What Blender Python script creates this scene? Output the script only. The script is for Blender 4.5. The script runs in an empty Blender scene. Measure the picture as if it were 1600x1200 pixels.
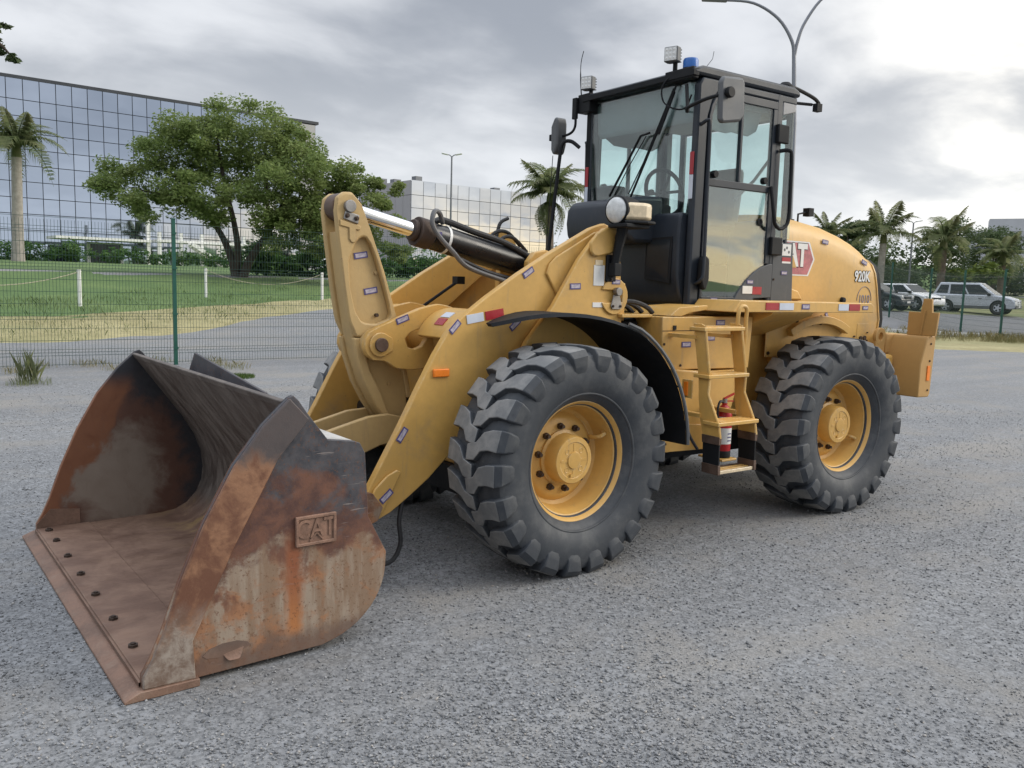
import bpy, bmesh, math, random
import numpy as np
from mathutils import Vector, Matrix

R = math.radians
PI = math.pi
random.seed(11)
S = bpy.context.scene
C = S.collection

# ------------------------------------------------------------------ camera
CAM = Vector((2.893, 4.663, 1.602))
YAW, PITCH, ROLL = R(-124.918), R(-6.813), R(1.553)
fw = Vector((math.cos(PITCH)*math.cos(YAW), math.cos(PITCH)*math.sin(YAW), math.sin(PITCH)))
rt = Vector((math.sin(YAW), -math.cos(YAW), 0))
up = rt.cross(fw)
r2 = rt*math.cos(ROLL) + up*math.sin(ROLL)
u2 = up*math.cos(ROLL) - rt*math.sin(ROLL)
cd = bpy.data.cameras.new('camera')
cd.sensor_width = 36.0
cd.lens = 1321.9/1600*36
cd.clip_start = 0.05
cd.clip_end = 3000
cam = bpy.data.objects.new('camera', cd)
C.objects.link(cam)
cam.matrix_world = Matrix(((r2.x, u2.x, -fw.x, CAM.x), (r2.y, u2.y, -fw.y, CAM.y), (r2.z, u2.z, -fw.z, CAM.z), (0, 0, 0, 1)))
S.camera = cam

# ------------------------------------------------------------------ sky, sun, exposure
SUN_AZ, SUN_EL = 150.0, 26.0          # degrees, azimuth counter-clockwise from +X
sun_dir = Vector((math.cos(R(SUN_EL))*math.cos(R(SUN_AZ)), math.cos(R(SUN_EL))*math.sin(R(SUN_AZ)), math.sin(R(SUN_EL))))
W = bpy.data.worlds.new('World')
S.world = W
W.use_nodes = True
nt = W.node_tree
nt.nodes.clear()


class NB:
    """small helper for building node trees"""
    def __init__(s, tree):
        s.t = tree

    def n(s, kind, **kw):
        nd = s.t.nodes.new(kind)
        for k, v in kw.items():
            setattr(nd, k, v)
        return nd

    def put(s, sock, v):
        if isinstance(v, bpy.types.NodeSocket):
            s.t.links.new(v, sock)
        elif v is not None:
            if isinstance(v, (tuple, list)) and len(v) == 3 and sock.type == 'RGBA':
                v = (*v, 1)
            sock.default_value = v

    def math(s, op, a, b=None, c=None, clamp=False):
        nd = s.n('ShaderNodeMath', operation=op, use_clamp=clamp)
        for i, v in enumerate((a, b, c)):
            if v is not None:
                s.put(nd.inputs[i], v)
        return nd.outputs[0]

    def mix(s, fac, a, b, mode='MIX'):
        nd = s.n('ShaderNodeMix', data_type='RGBA', blend_type=mode)
        nd.clamp_factor = True
        s.put(nd.inputs[0], fac)
        s.put(nd.inputs[6], a)
        s.put(nd.inputs[7], b)
        return nd.outputs[2]

    def ramp(s, v, lo, hi, a=0.0, b=1.0, smooth=True):
        nd = s.n('ShaderNodeMapRange', clamp=True)
        if smooth:
            nd.interpolation_type = 'SMOOTHSTEP'
        s.put(nd.inputs[0], v)
        for i, x in enumerate((lo, hi, a, b)):
            nd.inputs[i+1].default_value = x
        return nd.outputs[0]

    def noise(s, vec, scale, detail=4, rough=0.55, dist=0.0):
        nd = s.n('ShaderNodeTexNoise')
        s.put(nd.inputs['Vector'], vec)
        nd.inputs['Scale'].default_value = scale
        nd.inputs['Detail'].default_value = detail
        nd.inputs['Roughness'].default_value = rough
        nd.inputs['Distortion'].default_value = dist
        return nd.outputs['Fac']

    def voro(s, vec, scale, out='Distance', feature='F1'):
        nd = s.n('ShaderNodeTexVoronoi', feature=feature)
        s.put(nd.inputs['Vector'], vec)
        nd.inputs['Scale'].default_value = scale
        return nd.outputs[out]

    def mapv(s, vec, scale=(1, 1, 1), loc=(0, 0, 0), rot=(0, 0, 0)):
        nd = s.n('ShaderNodeMapping')
        s.put(nd.inputs[0], vec)
        nd.inputs['Location'].default_value = loc
        nd.inputs['Rotation'].default_value = rot
        nd.inputs['Scale'].default_value = scale
        return nd.outputs[0]

    def sep(s, vec):
        nd = s.n('ShaderNodeSeparateXYZ')
        s.put(nd.inputs[0], vec)
        return nd.outputs

    def comb(s, x, y, z):
        nd = s.n('ShaderNodeCombineXYZ')
        for i, v in enumerate((x, y, z)):
            s.put(nd.inputs[i], v)
        return nd.outputs[0]

    def dot(s, a, b):
        nd = s.n('ShaderNodeVectorMath', operation='DOT_PRODUCT')
        s.put(nd.inputs[0], a)
        s.put(nd.inputs[1], b)
        return nd.outputs['Value']


b = NB(nt)
sky = b.n('ShaderNodeTexSky', sky_type='NISHITA')
sky.sun_disc = False
sky.sun_elevation = R(SUN_EL)
sky.sun_rotation = math.atan2(sun_dir.x, sun_dir.y)
sky.altitude = 300
d = b.n('ShaderNodeTexCoord').outputs['Generated']
dx, dy, dz = b.sep(d)
zc = b.math('MAXIMUM', dz, 0.0)
den = b.math('ADD', zc, 0.24)
pl = b.comb(b.math('DIVIDE', dx, den), b.math('DIVIDE', dy, den), 0.0)
big = b.noise(b.mapv(pl, loc=(-4.2, 12.04, 0)), 1.05, 3, 0.5, 0.25)
fine = b.noise(b.mapv(pl, scale=(1, 1.25, 1), loc=(-2.22, 17.42, 0)), 2.3, 8, 0.52, 0.25)
dens = b.math('ADD', b.math('MULTIPLY', big, 0.6), b.math('MULTIPLY', fine, 0.55))
shade = b.ramp(dens, 0.40, 0.70)
cloud = b.mix(shade, (0.575, 0.595, 0.63), (0.265, 0.29, 0.335))
# paler towards the horizon
hz = b.ramp(zc, 0.0, 0.30, 1.0, 0.0)
cloud = b.mix(b.math('MULTIPLY', hz, 0.7), cloud, (0.64, 0.665, 0.685))
# the low sun behind the cloud sheet: a broad bright side of the sky
low = Vector((math.cos(R(168))*math.cos(R(12)), math.sin(R(168))*math.cos(R(12)), math.sin(R(12))))
ca = b.dot(d, tuple(low))
glow = b.ramp(ca, 0.63, 0.98)
thin = b.ramp(dens, 0.42, 0.66, 1.0, 0.18)
gl = b.math('MULTIPLY', glow, thin)
cloud = b.mix(gl, cloud, (1.75, 1.64, 1.42))
warm = b.math('MULTIPLY', b.ramp(zc, 0.025, 0.12, 1.0, 0.0), b.ramp(b.dot(d, (math.cos(R(142)), math.sin(R(142)), 0.0)), 0.84, 0.97))
cloud = b.mix(b.math('MULTIPLY', warm, b.ramp(fine, 0.44, 0.64, 0.95, 0.05)), cloud, (1.5, 1.17, 0.70))
# an overcast sky is brightest overhead
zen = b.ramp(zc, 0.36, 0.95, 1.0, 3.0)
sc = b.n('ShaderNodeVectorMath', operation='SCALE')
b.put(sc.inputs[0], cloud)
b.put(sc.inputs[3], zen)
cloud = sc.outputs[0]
cover = b.ramp(dens, 0.26, 0.40, 0.80, 1.0)
bg1 = b.n('ShaderNodeBackground')
b.put(bg1.inputs[0], sky.outputs[0])
bg1.inputs[1].default_value = 0.10
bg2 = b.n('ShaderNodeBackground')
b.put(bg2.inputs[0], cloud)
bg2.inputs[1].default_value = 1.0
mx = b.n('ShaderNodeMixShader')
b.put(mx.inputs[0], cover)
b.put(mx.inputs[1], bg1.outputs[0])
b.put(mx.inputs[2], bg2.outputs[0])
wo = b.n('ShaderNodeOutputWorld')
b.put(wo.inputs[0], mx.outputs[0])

sl = bpy.data.lights.new('sun', 'SUN')
sl.energy = 1.3
sl.angle = R(28)
sl.color = (1.0, 0.93, 0.82)
so = bpy.data.objects.new('sun', sl)
C.objects.link(so)
so.rotation_euler = sun_dir.to_track_quat('Z', 'Y').to_euler()
so.location = sun_dir*60

S.view_settings.view_transform = 'Standard'
S.view_settings.look = 'None'
S.view_settings.gamma = 1.0
S.view_settings.exposure = 0.5
S.view_settings.use_curve_mapping = False
S.render.engine = 'CYCLES'
S.cycles.use_denoising = True
S.cycles.max_bounces = 8
S.cycles.transparent_max_bounces = 16
S.cycles.caustics_reflective = False
S.cycles.caustics_refractive = False

# ------------------------------------------------------------------ materials
MATS = {}


def newmat(name):
    m = bpy.data.materials.new(name)
    m.use_nodes = True
    t = m.node_tree
    bs = t.nodes['Principled BSDF']
    MATS[name] = m
    return m, NB(t), bs


def bumpn(b, bs, h, strength=0.3, dist=0.01):
    nd = b.n('ShaderNodeBump')
    nd.inputs['Strength'].default_value = strength
    nd.inputs['Distance'].default_value = dist
    b.put(nd.inputs['Height'], h)
    b.put(bs.inputs['Normal'], nd.outputs[0])


def paint(name, col, rough=0.45, var=0.12, scale=3.0, dirt=None, dirt_amt=0.25, metal=0.0, bump=0.0, spec=0.5, wear=None):
    """a painted or plain surface with uneven tone, fine grain and a film of dirt"""
    m, b, bs = newmat(name)
    co = b.n('ShaderNodeTexCoord').outputs['Object']
    n1 = b.noise(co, scale, 5, 0.6)
    n2 = b.noise(co, scale*14, 3, 0.6)
    f = b.math('ADD', b.math('MULTIPLY', n1, 0.75), b.math('MULTIPLY', n2, 0.25))
    dark = tuple(c*(1-var) for c in col)
    lite = tuple(min(1, c*(1+var)) for c in col)
    c = b.mix(b.ramp(f, 0.35, 0.65), dark, lite)
    if dirt:
        dn = b.noise(b.mapv(co, loc=(7, 3, 1)), scale*1.7, 7, 0.68, 0.3)
        c = b.mix(b.ramp(dn, 0.52, 0.78, 0.0, dirt_amt), c, dirt)
        ds = b.noise(b.mapv(co, scale=(9, 9, 0.8), loc=(2, 6, 5)), scale*1.2, 5, 0.65, 0.2)
        c = b.mix(b.ramp(ds, 0.56, 0.76, 0.0, dirt_amt*0.7), c, dirt)
        sp = b.noise(b.mapv(co, loc=(4, 1, 8)), scale*42, 3, 0.75)
        c = b.mix(b.ramp(sp, 0.68, 0.76, 0.0, min(1, dirt_amt*1.6)), c, tuple(x*0.45 for x in dirt))
    if wear:
        be = b.n('ShaderNodeBevel', samples=4)
        be.inputs['Radius'].default_value = 0.012
        ed = b.math('SUBTRACT', 1.0, b.dot(be.outputs[0], b.n('ShaderNodeNewGeometry').outputs['True Normal']))
        wn = b.noise(b.mapv(co, loc=(1, 9, 2)), 16, 5, 0.7)
        c = b.mix(b.math('MULTIPLY', b.ramp(ed, 0.02, 0.12), b.ramp(wn, 0.48, 0.60, 0.0, 0.75)), c, wear)
    b.put(bs.inputs['Base Color'], c)
    b.put(bs.inputs['Roughness'], b.ramp(n1, 0.3, 0.7, max(0.02, rough-0.08), min(1, rough+0.1)))
    bs.inputs['Metallic'].default_value = metal
    bs.inputs['Specular IOR Level'].default_value = spec
    if bump:
        bumpn(b, bs, n2, 0.4, bump)
    return m


YEL = paint('yellow_paint', (0.59, 0.350, 0.096), 0.42, 0.09, 1.6, (0.34, 0.24, 0.13), 0.75, bump=0.0015, wear=(0.62, 0.50, 0.30))
YEL2 = paint('yellow_cast_light_tint', (0.50, 0.345, 0.150), 0.55, 0.06, 2.2, (0.30, 0.22, 0.13), 0.5, bump=0.003, wear=(0.30, 0.20, 0.12))  # tan tint of the light on the lever is put into this paint colour
CW = paint('counterweight_paint', (0.45, 0.262, 0.088), 0.6, 0.05, 2.0, (0.32, 0.20, 0.08), 0.4, bump=0.003)
CABD = paint('dark_grey_cab_paint', (0.020, 0.026, 0.036), 0.40, 0.12, 3, (0.07, 0.066, 0.06), 0.3, spec=0.4)
CABM = paint('grey_cab_panel', (0.055, 0.061, 0.070), 0.5, 0.1, 3, (0.14, 0.13, 0.12), 0.35)
BLK = paint('black_plastic', (0.009, 0.010, 0.012), 0.62, 0.15, 5, (0.04, 0.038, 0.035), 0.3, spec=0.25)
BLKG = paint('black_gloss_paint', (0.010, 0.011, 0.014), 0.28, 0.15, 4, (0.05, 0.045, 0.04), 0.3)
HOSE = paint('rubber_hose', (0.018, 0.018, 0.02), 0.6, 0.2, 8, (0.07, 0.065, 0.06), 0.4)
STEEL = paint('dull_steel', (0.30, 0.29, 0.28), 0.42, 0.15, 8, (0.14, 0.09, 0.06), 0.6, metal=0.7)
PIN = paint('rusty_pin_steel', (0.13, 0.085, 0.065), 0.5, 0.25, 12, (0.20, 0.16, 0.13), 0.6, metal=0.5)
BOLT = paint('dark_bolt', (0.06, 0.04, 0.03), 0.6, 0.25, 20, (0.12, 0.07, 0.04), 0.6, metal=0.3)
CHROME = paint('chrome_rod', (0.78, 0.79, 0.80), 0.10, 0.04, 2, metal=1.0)
REDP = paint('red_paint', (0.42, 0.014, 0.018), 0.35, 0.08, 4)
REDR = paint('red_reflector', (0.36, 0.022, 0.032), 0.35, 0.08, 9)
WHTR = paint('silver_reflector', (0.56, 0.60, 0.68), 0.35, 0.05, 9)
ORA = paint('orange_reflector', (0.85, 0.22, 0.02), 0.3, 0.08, 20)
WHT = paint('white_paint', (0.78, 0.78, 0.76), 0.5, 0.05, 3, (0.5, 0.48, 0.42), 0.3)
PAPER = paint('white_sticker', (0.72, 0.72, 0.70), 0.45, 0.04, 9, (0.5, 0.46, 0.4), 0.3)
PURP = paint('violet_sticker_edge', (0.075, 0.065, 0.20), 0.45, 0.1, 9)
LILAC = paint('lilac_sticker', (0.40, 0.36, 0.42), 0.5, 0.25, 60)
BLUEP = paint('blue_plastic', (0.02, 0.12, 0.40), 0.3, 0.1, 6)
GREYP = paint('grey_plastic', (0.10, 0.105, 0.11), 0.5, 0.1, 6)
SEATM = paint('grey_seat_fabric', (0.085, 0.08, 0.085), 0.85, 0.15, 12)
LINER = paint('grey_headliner', (0.18, 0.20, 0.21), 0.8, 0.08, 5)
LAMPW = paint('clear_lamp_glass', (0.62, 0.63, 0.62), 0.12, 0.15, 30, spec=0.8)
CREAM = paint('cream_indicator_lens', (0.66, 0.54, 0.36), 0.22, 0.1, 25, spec=0.7)
GRNP = paint('green_fence_paint', (0.012, 0.085, 0.062), 0.45, 0.1, 4)
GRNW = paint('green_fence_wire', (0.02, 0.055, 0.045), 0.45, 0.1, 4)
BARK = paint('bark', (0.055, 0.043, 0.034), 0.9, 0.35, 6, bump=0.02)
PALMT = paint('pale_palm_trunk', (0.33, 0.30, 0.27), 0.85, 0.18, 4, (0.18, 0.15, 0.12), 0.5)
PALMD = paint('brown_palm_trunk', (0.17, 0.13, 0.105), 0.9, 0.25, 5)
GALV = paint('galvanised_pole', (0.20, 0.21, 0.23), 0.5, 0.08, 2, metal=0.4)
CONC = paint('concrete', (0.42, 0.41, 0.40), 0.85, 0.1, 3, (0.25, 0.24, 0.22), 0.4)
TOWERW = paint('white_render_wall', (0.40, 0.41, 0.42), 0.85, 0.05, 0.3)
WINDK = paint('dark_window', (0.05, 0.06, 0.07), 0.15, 0.2, 2)
MULL = paint('dark_mullion', (0.035, 0.04, 0.05), 0.5, 0.1, 2)
CARS = paint('silver_car_paint', (0.50, 0.53, 0.57), 0.25, 0.03, 2, metal=0.35)
CARW = paint('white_car_paint', (0.82, 0.83, 0.84), 0.28, 0.03, 2)
CARB = paint('dark_blue_car_paint', (0.018, 0.026, 0.038), 0.22, 0.1, 2)
CARG = paint('car_glass', (0.02, 0.025, 0.03), 0.08, 0.1, 2, spec=0.35)
ROPE = paint('rope', (0.42, 0.37, 0.28), 0.9, 0.1, 9)
REDB = paint('red_hoarding', (0.28, 0.03, 0.045), 0.7, 0.1, 2)


def rubber(name, base, dust, amt, lo, hi):
    m, b, bs = newmat(name)
    co = b.n('ShaderNodeTexCoord').outputs['Object']
    n1 = b.noise(co, 7, 6, 0.65)
    n2 = b.noise(co, 60, 4, 0.7)
    c = b.mix(b.ramp(n1, lo, hi, 0.0, amt), base, dust)
    c = b.mix(b.ramp(n2, 0.60, 0.72, 0.0, 0.5), c, tuple(x*0.35 for x in base))
    b.put(bs.inputs['Base Color'], c)
    bs.inputs['Roughness'].default_value = 0.62
    bumpn(b, bs, b.math('ADD', n1, b.math('MULTIPLY', n2, 0.5)), 0.35, 0.004)
    return m


RUB = rubber('tyre_rubber', (0.034, 0.040, 0.049), (0.092, 0.095, 0.098), 0.75, 0.40, 0.75)
RUBT = rubber('tyre_tread_dusty', (0.13, 0.135, 0.138), (0.25, 0.245, 0.235), 0.9, 0.35, 0.70)


def glass(name, tint, refl_tint=(1, 1, 1), base=0.06, smudge=0.06, gain=1.35):
    """thin tinted pane: see-through with a fresnel mirror and a little dust"""
    m, b, bs = newmat(name)
    t = m.node_tree
    out = t.nodes['Material Output']
    t.nodes.remove(bs)
    tr = b.n('ShaderNodeBsdfTransparent')
    tr.inputs[0].default_value = (*tint, 1)
    gl = b.n('ShaderNodeBsdfGlossy')
    gl.inputs[0].default_value = (*refl_tint, 1)
    gl.inputs['Roughness'].default_value = 0.015
    co = b.n('ShaderNodeTexCoord').outputs['Object']
    bm = b.n('ShaderNodeBump')
    bm.inputs['Strength'].default_value = 0.05
    bm.inputs['Distance'].default_value = 0.02
    b.put(bm.inputs['Height'], b.noise(co, 1.6, 1, 0.5))
    b.put(gl.inputs['Normal'], bm.outputs[0])
    fr = b.n('ShaderNodeFresnel')
    bf = b.n('ShaderNodeNewGeometry').outputs['Backfacing']
    b.put(fr.inputs[0], b.ramp(bf, 0.0, 1.0, 1.52, 1/1.52, False))
    k = b.math('ADD', b.math('MULTIPLY', fr.outputs[0], gain), base, clamp=True)
    m1 = b.n('ShaderNodeMixShader')
    b.put(m1.inputs[0], k)
    b.put(m1.inputs[1], tr.outputs[0])
    b.put(m1.inputs[2], gl.outputs[0])
    df = b.n('ShaderNodeBsdfDiffuse')
    df.inputs[0].default_value = (0.5, 0.5, 0.48, 1)
    m2 = b.n('ShaderNodeMixShader')
    b.put(m2.inputs[0], b.ramp(b.noise(co, 3.5, 6, 0.7), 0.35, 0.8, 0.0, smudge))
    b.put(m2.inputs[1], m1.outputs[0])
    b.put(m2.inputs[2], df.outputs[0])
    b.put(out.inputs[0], m2.outputs[0])
    return m


GLASS = glass('tinted_cab_glass', (0.90, 0.975, 0.965), base=0.0, smudge=0.025)
GLASSD = glass('coated_door_glass', (0.84, 0.93, 0.91), base=0.06, smudge=0.03, gain=1.7)


def mirror_glass(name, col, rough):
    m, b, bs = newmat(name)
    co = b.n('ShaderNodeTexCoord').outputs['Object']
    n = b.noise(co, 0.7, 2, 0.5)
    b.put(bs.inputs['Base Color'], b.mix(n, tuple(c*0.9 for c in col), col))
    bs.inputs['Metallic'].default_value = 1.0
    bs.inputs['Roughness'].default_value = rough
    bumpn(b, bs, b.noise(co, 0.55, 1, 0.5), 0.10, 0.05)
    return m


MIRA = mirror_glass('blue_mirror_facade_glass', (0.50, 0.56, 0.66), 0.03)
MIRB = mirror_glass('silver_mirror_facade_glass', (0.50, 0.535, 0.59), 0.03)
CLAD = paint('grey_cladding_panel', (0.40, 0.39, 0.39), 0.6, 0.05, 0.5)


def foliage(name, a, bcol, c3, trans=0.25):
    m, b, bs = newmat(name)
    ge = b.n('ShaderNodeNewGeometry')
    rnd = ge.outputs['Random Per Island']
    co = b.n('ShaderNodeTexCoord').outputs['Object']
    n = b.noise(co, 0.9, 3, 0.6)
    c = b.mix(rnd, a, bcol)
    c = b.mix(b.ramp(n, 0.45, 0.68, 0, 0.7), c, c3)
    b.put(bs.inputs['Base Color'], c)
    bs.inputs['Roughness'].default_value = 0.6
    bs.inputs['Specular IOR Level'].default_value = 0.25
    out = m.node_tree.nodes['Material Output']
    tl = b.n('ShaderNodeBsdfTranslucent')
    b.put(tl.inputs[0], c)
    ms = b.n('ShaderNodeMixShader')
    ms.inputs[0].default_value = trans
    b.put(ms.inputs[1], bs.outputs[0])
    b.put(ms.inputs[2], tl.outputs[0])
    b.put(out.inputs[0], ms.outputs[0])
    return m


LEAF = foliage('tree_leaves', (0.130, 0.190, 0.055), (0.25, 0.315, 0.105), (0.25, 0.29, 0.11), 0.42)
LEAFD = foliage('dark_tree_leaves', (0.050, 0.085, 0.036), (0.095, 0.135, 0.055), (0.12, 0.145, 0.07), 0.35)
LEAFH = foliage('hedge_leaves', (0.045, 0.105, 0.028), (0.095, 0.185, 0.048), (0.11, 0.18, 0.06), 0.35)
LEAFY = foliage('bright_shrub_leaves', (0.09, 0.14, 0.03), (0.17, 0.21, 0.05), (0.12, 0.18, 0.05))
FROND = foliage('palm_leaflets', (0.095, 0.135, 0.058), (0.19, 0.225, 0.10), (0.25, 0.245, 0.12), 0.5)
STRAW = foliage('dry_grass_blades', (0.30, 0.26, 0.13), (0.42, 0.37, 0.20), (0.20, 0.23, 0.09), 0.3)
BLADE = foliage('green_grass_blades', (0.07, 0.13, 0.03), (0.14, 0.20, 0.06), (0.20, 0.22, 0.09), 0.3)


def ground_mat(name):
    """compacted crushed stone: fine dark chips, beige fines in worn patches, a few clay marks, shallow ruts"""
    m, b, bs = newmat(name)
    co = b.n('ShaderNodeTexCoord').outputs['Object']
    wob = b.n('ShaderNodeTexNoise')
    b.put(wob.inputs['Vector'], co)
    wob.inputs['Scale'].default_value = 30
    v2 = b.n('ShaderNodeVectorMath', operation='MULTIPLY_ADD')
    b.put(v2.inputs[0], wob.outputs['Color'])
    v2.inputs[1].default_value = (0.012, 0.012, 0.0)
    b.put(v2.inputs[2], co)
    cw = v2.outputs[0]
    a1 = b.sep(b.voro(cw, 88, 'Color'))[0]
    d1 = b.voro(cw, 88, 'Distance')
    a2 = b.sep(b.voro(b.mapv(cw, loc=(3, 5, 0)), 190, 'Color'))[1]
    a3 = b.sep(b.voro(b.mapv(cw, loc=(9, 2, 0)), 42, 'Color'))[2]
    patch = b.noise(b.mapv(co, scale=(1, 1.6, 1)), 0.38, 5, 0.62, 0.4)
    patch2 = b.noise(b.mapv(co, loc=(11, 4, 0)), 1.5, 7, 0.68, 0.3)
    track = b.noise(b.mapv(co, scale=(0.16, 1.5, 1), rot=(0, 0, R(-8))), 0.8, 4, 0.55, 0.2)
    stone = b.mix(a1, (0.090, 0.094, 0.099), (0.275, 0.279, 0.284))
    stone = b.mix(b.math('MULTIPLY', b.ramp(a3, 0.72, 0.95, 0, 1, False), 0.55), stone, (0.34, 0.35, 0.365))
    stone = b.mix(b.math('MULTIPLY', a2, 0.5), stone, b.mix(a2, (0.075, 0.08, 0.088), (0.26, 0.265, 0.27)))
    fines = b.mix(a2, (0.155, 0.150, 0.142), (0.31, 0.292, 0.265))
    k = b.math('ADD', b.math('ADD', b.math('MULTIPLY', patch, 0.42), b.math('MULTIPLY', patch2, 0.36)), b.math('MULTIPLY', track, 0.22))
    c = b.mix(b.ramp(k, 0.47, 0.60, 0.0, 0.85), stone, fines)
    c = b.mix(b.ramp(track, 0.40, 0.60, 0.14, 0.0), c, (0.07, 0.073, 0.08))
    red = b.ramp(b.noise(b.mapv(co, loc=(2.3, 8.8, 0)), 2.3, 5, 0.62), 0.715, 0.755, 0, 0.65)
    c = b.mix(red, c, (0.30, 0.165, 0.11))
    b.put(bs.inputs['Base Color'], c)
    bs.inputs['Roughness'].default_value = 0.92
    h = b.math('ADD', b.math('MULTIPLY', a1, 0.35), b.math('ADD', b.math('MULTIPLY', b.math('SUBTRACT', 1.0, d1), 0.25), b.math('MULTIPLY', a3, 0.25)))
    h = b.math('ADD', h, b.math('ADD', b.math('MULTIPLY', patch2, 1.0), b.math('MULTIPLY', track, 4.0)))
    bumpn(b, bs, h, 0.5, 0.010)
    return m


GRAVEL = ground_mat('gravel_yard')


def stones_mat():
    m, b, bs = newmat('gravel_stones')
    rnd = b.n('ShaderNodeNewGeometry').outputs['Random Per Island']
    c = b.mix(rnd, (0.105, 0.109, 0.114), (0.335, 0.338, 0.343))
    c = b.mix(b.ramp(rnd, 0.93, 0.99, 0, 0.7, False), c, (0.36, 0.32, 0.27))
    b.put(bs.inputs['Base Color'], c)
    bs.inputs['Roughness'].default_value = 0.85
    return m


STONE = stones_mat()


def simple_ground(name, a, bcol, c3, scale, bump=0.02):
    m, b, bs = newmat(name)
    co = b.n('ShaderNodeTexCoord').outputs['Object']
    n1 = b.noise(co, scale, 6, 0.65, 0.3)
    n2 = b.noise(b.mapv(co, loc=(5, 2, 9)), scale*12, 4, 0.7)
    n3 = b.noise(b.mapv(co, loc=(1, 7, 3)), scale*0.3, 4, 0.6)
    c = b.mix(b.ramp(n1, 0.35, 0.65), a, bcol)
    c = b.mix(b.ramp(n3, 0.45, 0.65, 0, 0.6), c, c3)
    c = b.mix(b.ramp(n2, 0.3, 0.7, 0.0, 0.45), c, tuple(x*0.5 for x in a))
    b.put(bs.inputs['Base Color'], c)
    bs.inputs['Roughness'].default_value = 0.95
    bumpn(b, bs, n2, 0.7, bump)
    return m


LAWN = simple_ground('lawn', (0.085, 0.150, 0.040), (0.135, 0.20, 0.058), (0.07, 0.135, 0.032), 0.5)
DRY = simple_ground('dry_grass', (0.30, 0.265, 0.125), (0.40, 0.355, 0.185), (0.20, 0.21, 0.085), 0.7)
ASPH = simple_ground('asphalt', (0.13, 0.135, 0.145), (0.17, 0.175, 0.18), (0.15, 0.15, 0.15), 0.8, 0.005)


def rust_mat():
    """outside of the worn bucket: dark worn steel above, brown scale, pale scraped paint low down, rust runs"""
    m, b, bs = newmat('rusty_bucket_steel')
    co = b.n('ShaderNodeTexCoord').outputs['Object']
    x, y, z = b.sep(co)
    n1 = b.noise(co, 4.5, 7, 0.66, 0.5)
    n2 = b.noise(b.mapv(co, loc=(3, 9, 4)), 11, 6, 0.7, 0.3)
    n3 = b.noise(b.mapv(co, scale=(9, 9, 1.1), loc=(1, 2, 3)), 1.6, 5, 0.6)
    n4 = b.noise(co, 70, 3, 0.7)
    brown = b.mix(b.ramp(n2, 0.35, 0.65), (0.090, 0.043, 0.034), (0.165, 0.075, 0.048))
    blue = b.mix(b.ramp(n2, 0.3, 0.7), (0.030, 0.036, 0.047), (0.085, 0.088, 0.098))
    zz = b.math('ADD', z, b.math('ADD', b.math('MULTIPLY', b.math('SUBTRACT', n1, 0.5), 1.3), b.math('MULTIPLY', b.math('SUBTRACT', n2, 0.5), 0.35)))
    c = b.mix(b.ramp(zz, 0.64, 0.84, 0, 0.92), brown, blue)
    tan = b.mix(b.ramp(n3, 0.40, 0.60), (0.24, 0.160, 0.105), (0.33, 0.262, 0.20))
    rusty = b.mix(b.ramp(n2, 0.4, 0.62), (0.23, 0.105, 0.055), (0.34, 0.16, 0.075))
    low = b.ramp(b.math('ADD', b.math('ADD', z, b.math('MULTIPLY', x, 0.10)), b.math('ADD', b.math('MULTIPLY', b.math('SUBTRACT', n1, 0.5), 0.8), b.math('ADD', b.math('MULTIPLY', b.math('SUBTRACT', n2, 0.5), 0.4), b.math('MULTIPLY', b.math('SUBTRACT', n3, 0.5), 0.35)))), 0.50, 0.66, 1.0, 0.0)
    c = b.mix(low, c, b.mix(b.ramp(b.math('ADD', b.math('MULTIPLY', n1, 0.6), b.math('MULTIPLY', n2, 0.4)), 0.44, 0.56, 0, 0.9), tan, rusty))
    bot = b.ramp(b.math('ADD', z, b.math('MULTIPLY', b.math('SUBTRACT', n2, 0.5), 0.16)), 0.07, 0.15, 0.8, 0.0)
    c = b.mix(bot, c, (0.135, 0.085, 0.065))
    # orange run under the badge plate
    run = b.math('MULTIPLY', b.ramp(b.math('ABSOLUTE', b.math('SUBTRACT', b.math('ADD', x, b.math('ADD', b.math('MULTIPLY', n3, 0.06), b.math('MULTIPLY', n2, 0.05))), 1.785)), 0.012, 0.055, 1.0, 0.0), b.ramp(z, 0.08, 0.14, 0.0, 1.0))
    run = b.math('MULTIPLY', run, b.ramp(z, 0.44, 0.60, 1.0, 0.0))
    c = b.mix(b.math('MULTIPLY', run, 0.9), c, b.mix(b.ramp(z, 0.1, 0.4), (0.42, 0.16, 0.045), (0.26, 0.085, 0.035)))
    c = b.mix(b.ramp(n4, 0.56, 0.68, 0, 0.7), c, (0.135, 0.06, 0.03))
    ns = b.noise(b.mapv(co, scale=(2.0, 2.0, 26.0), rot=(0, 0.75, 0)), 2.2, 3, 0.6)
    c = b.mix(b.math('MULTIPLY', b.ramp(ns, 0.66, 0.70, 0, 0.5), b.ramp(n1, 0.45, 0.6)), c, (0.30, 0.26, 0.24))
    b.put(bs.inputs['Base Color'], c)
    b.put(bs.inputs['Roughness'], b.ramp(n2, 0.3, 0.7, 0.48, 0.78))
    bs.inputs['Metallic'].default_value = 0.12
    bumpn(b, bs, b.math('ADD', n2, b.math('MULTIPLY', n4, 0.4)), 0.35, 0.004)
    return m


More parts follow.
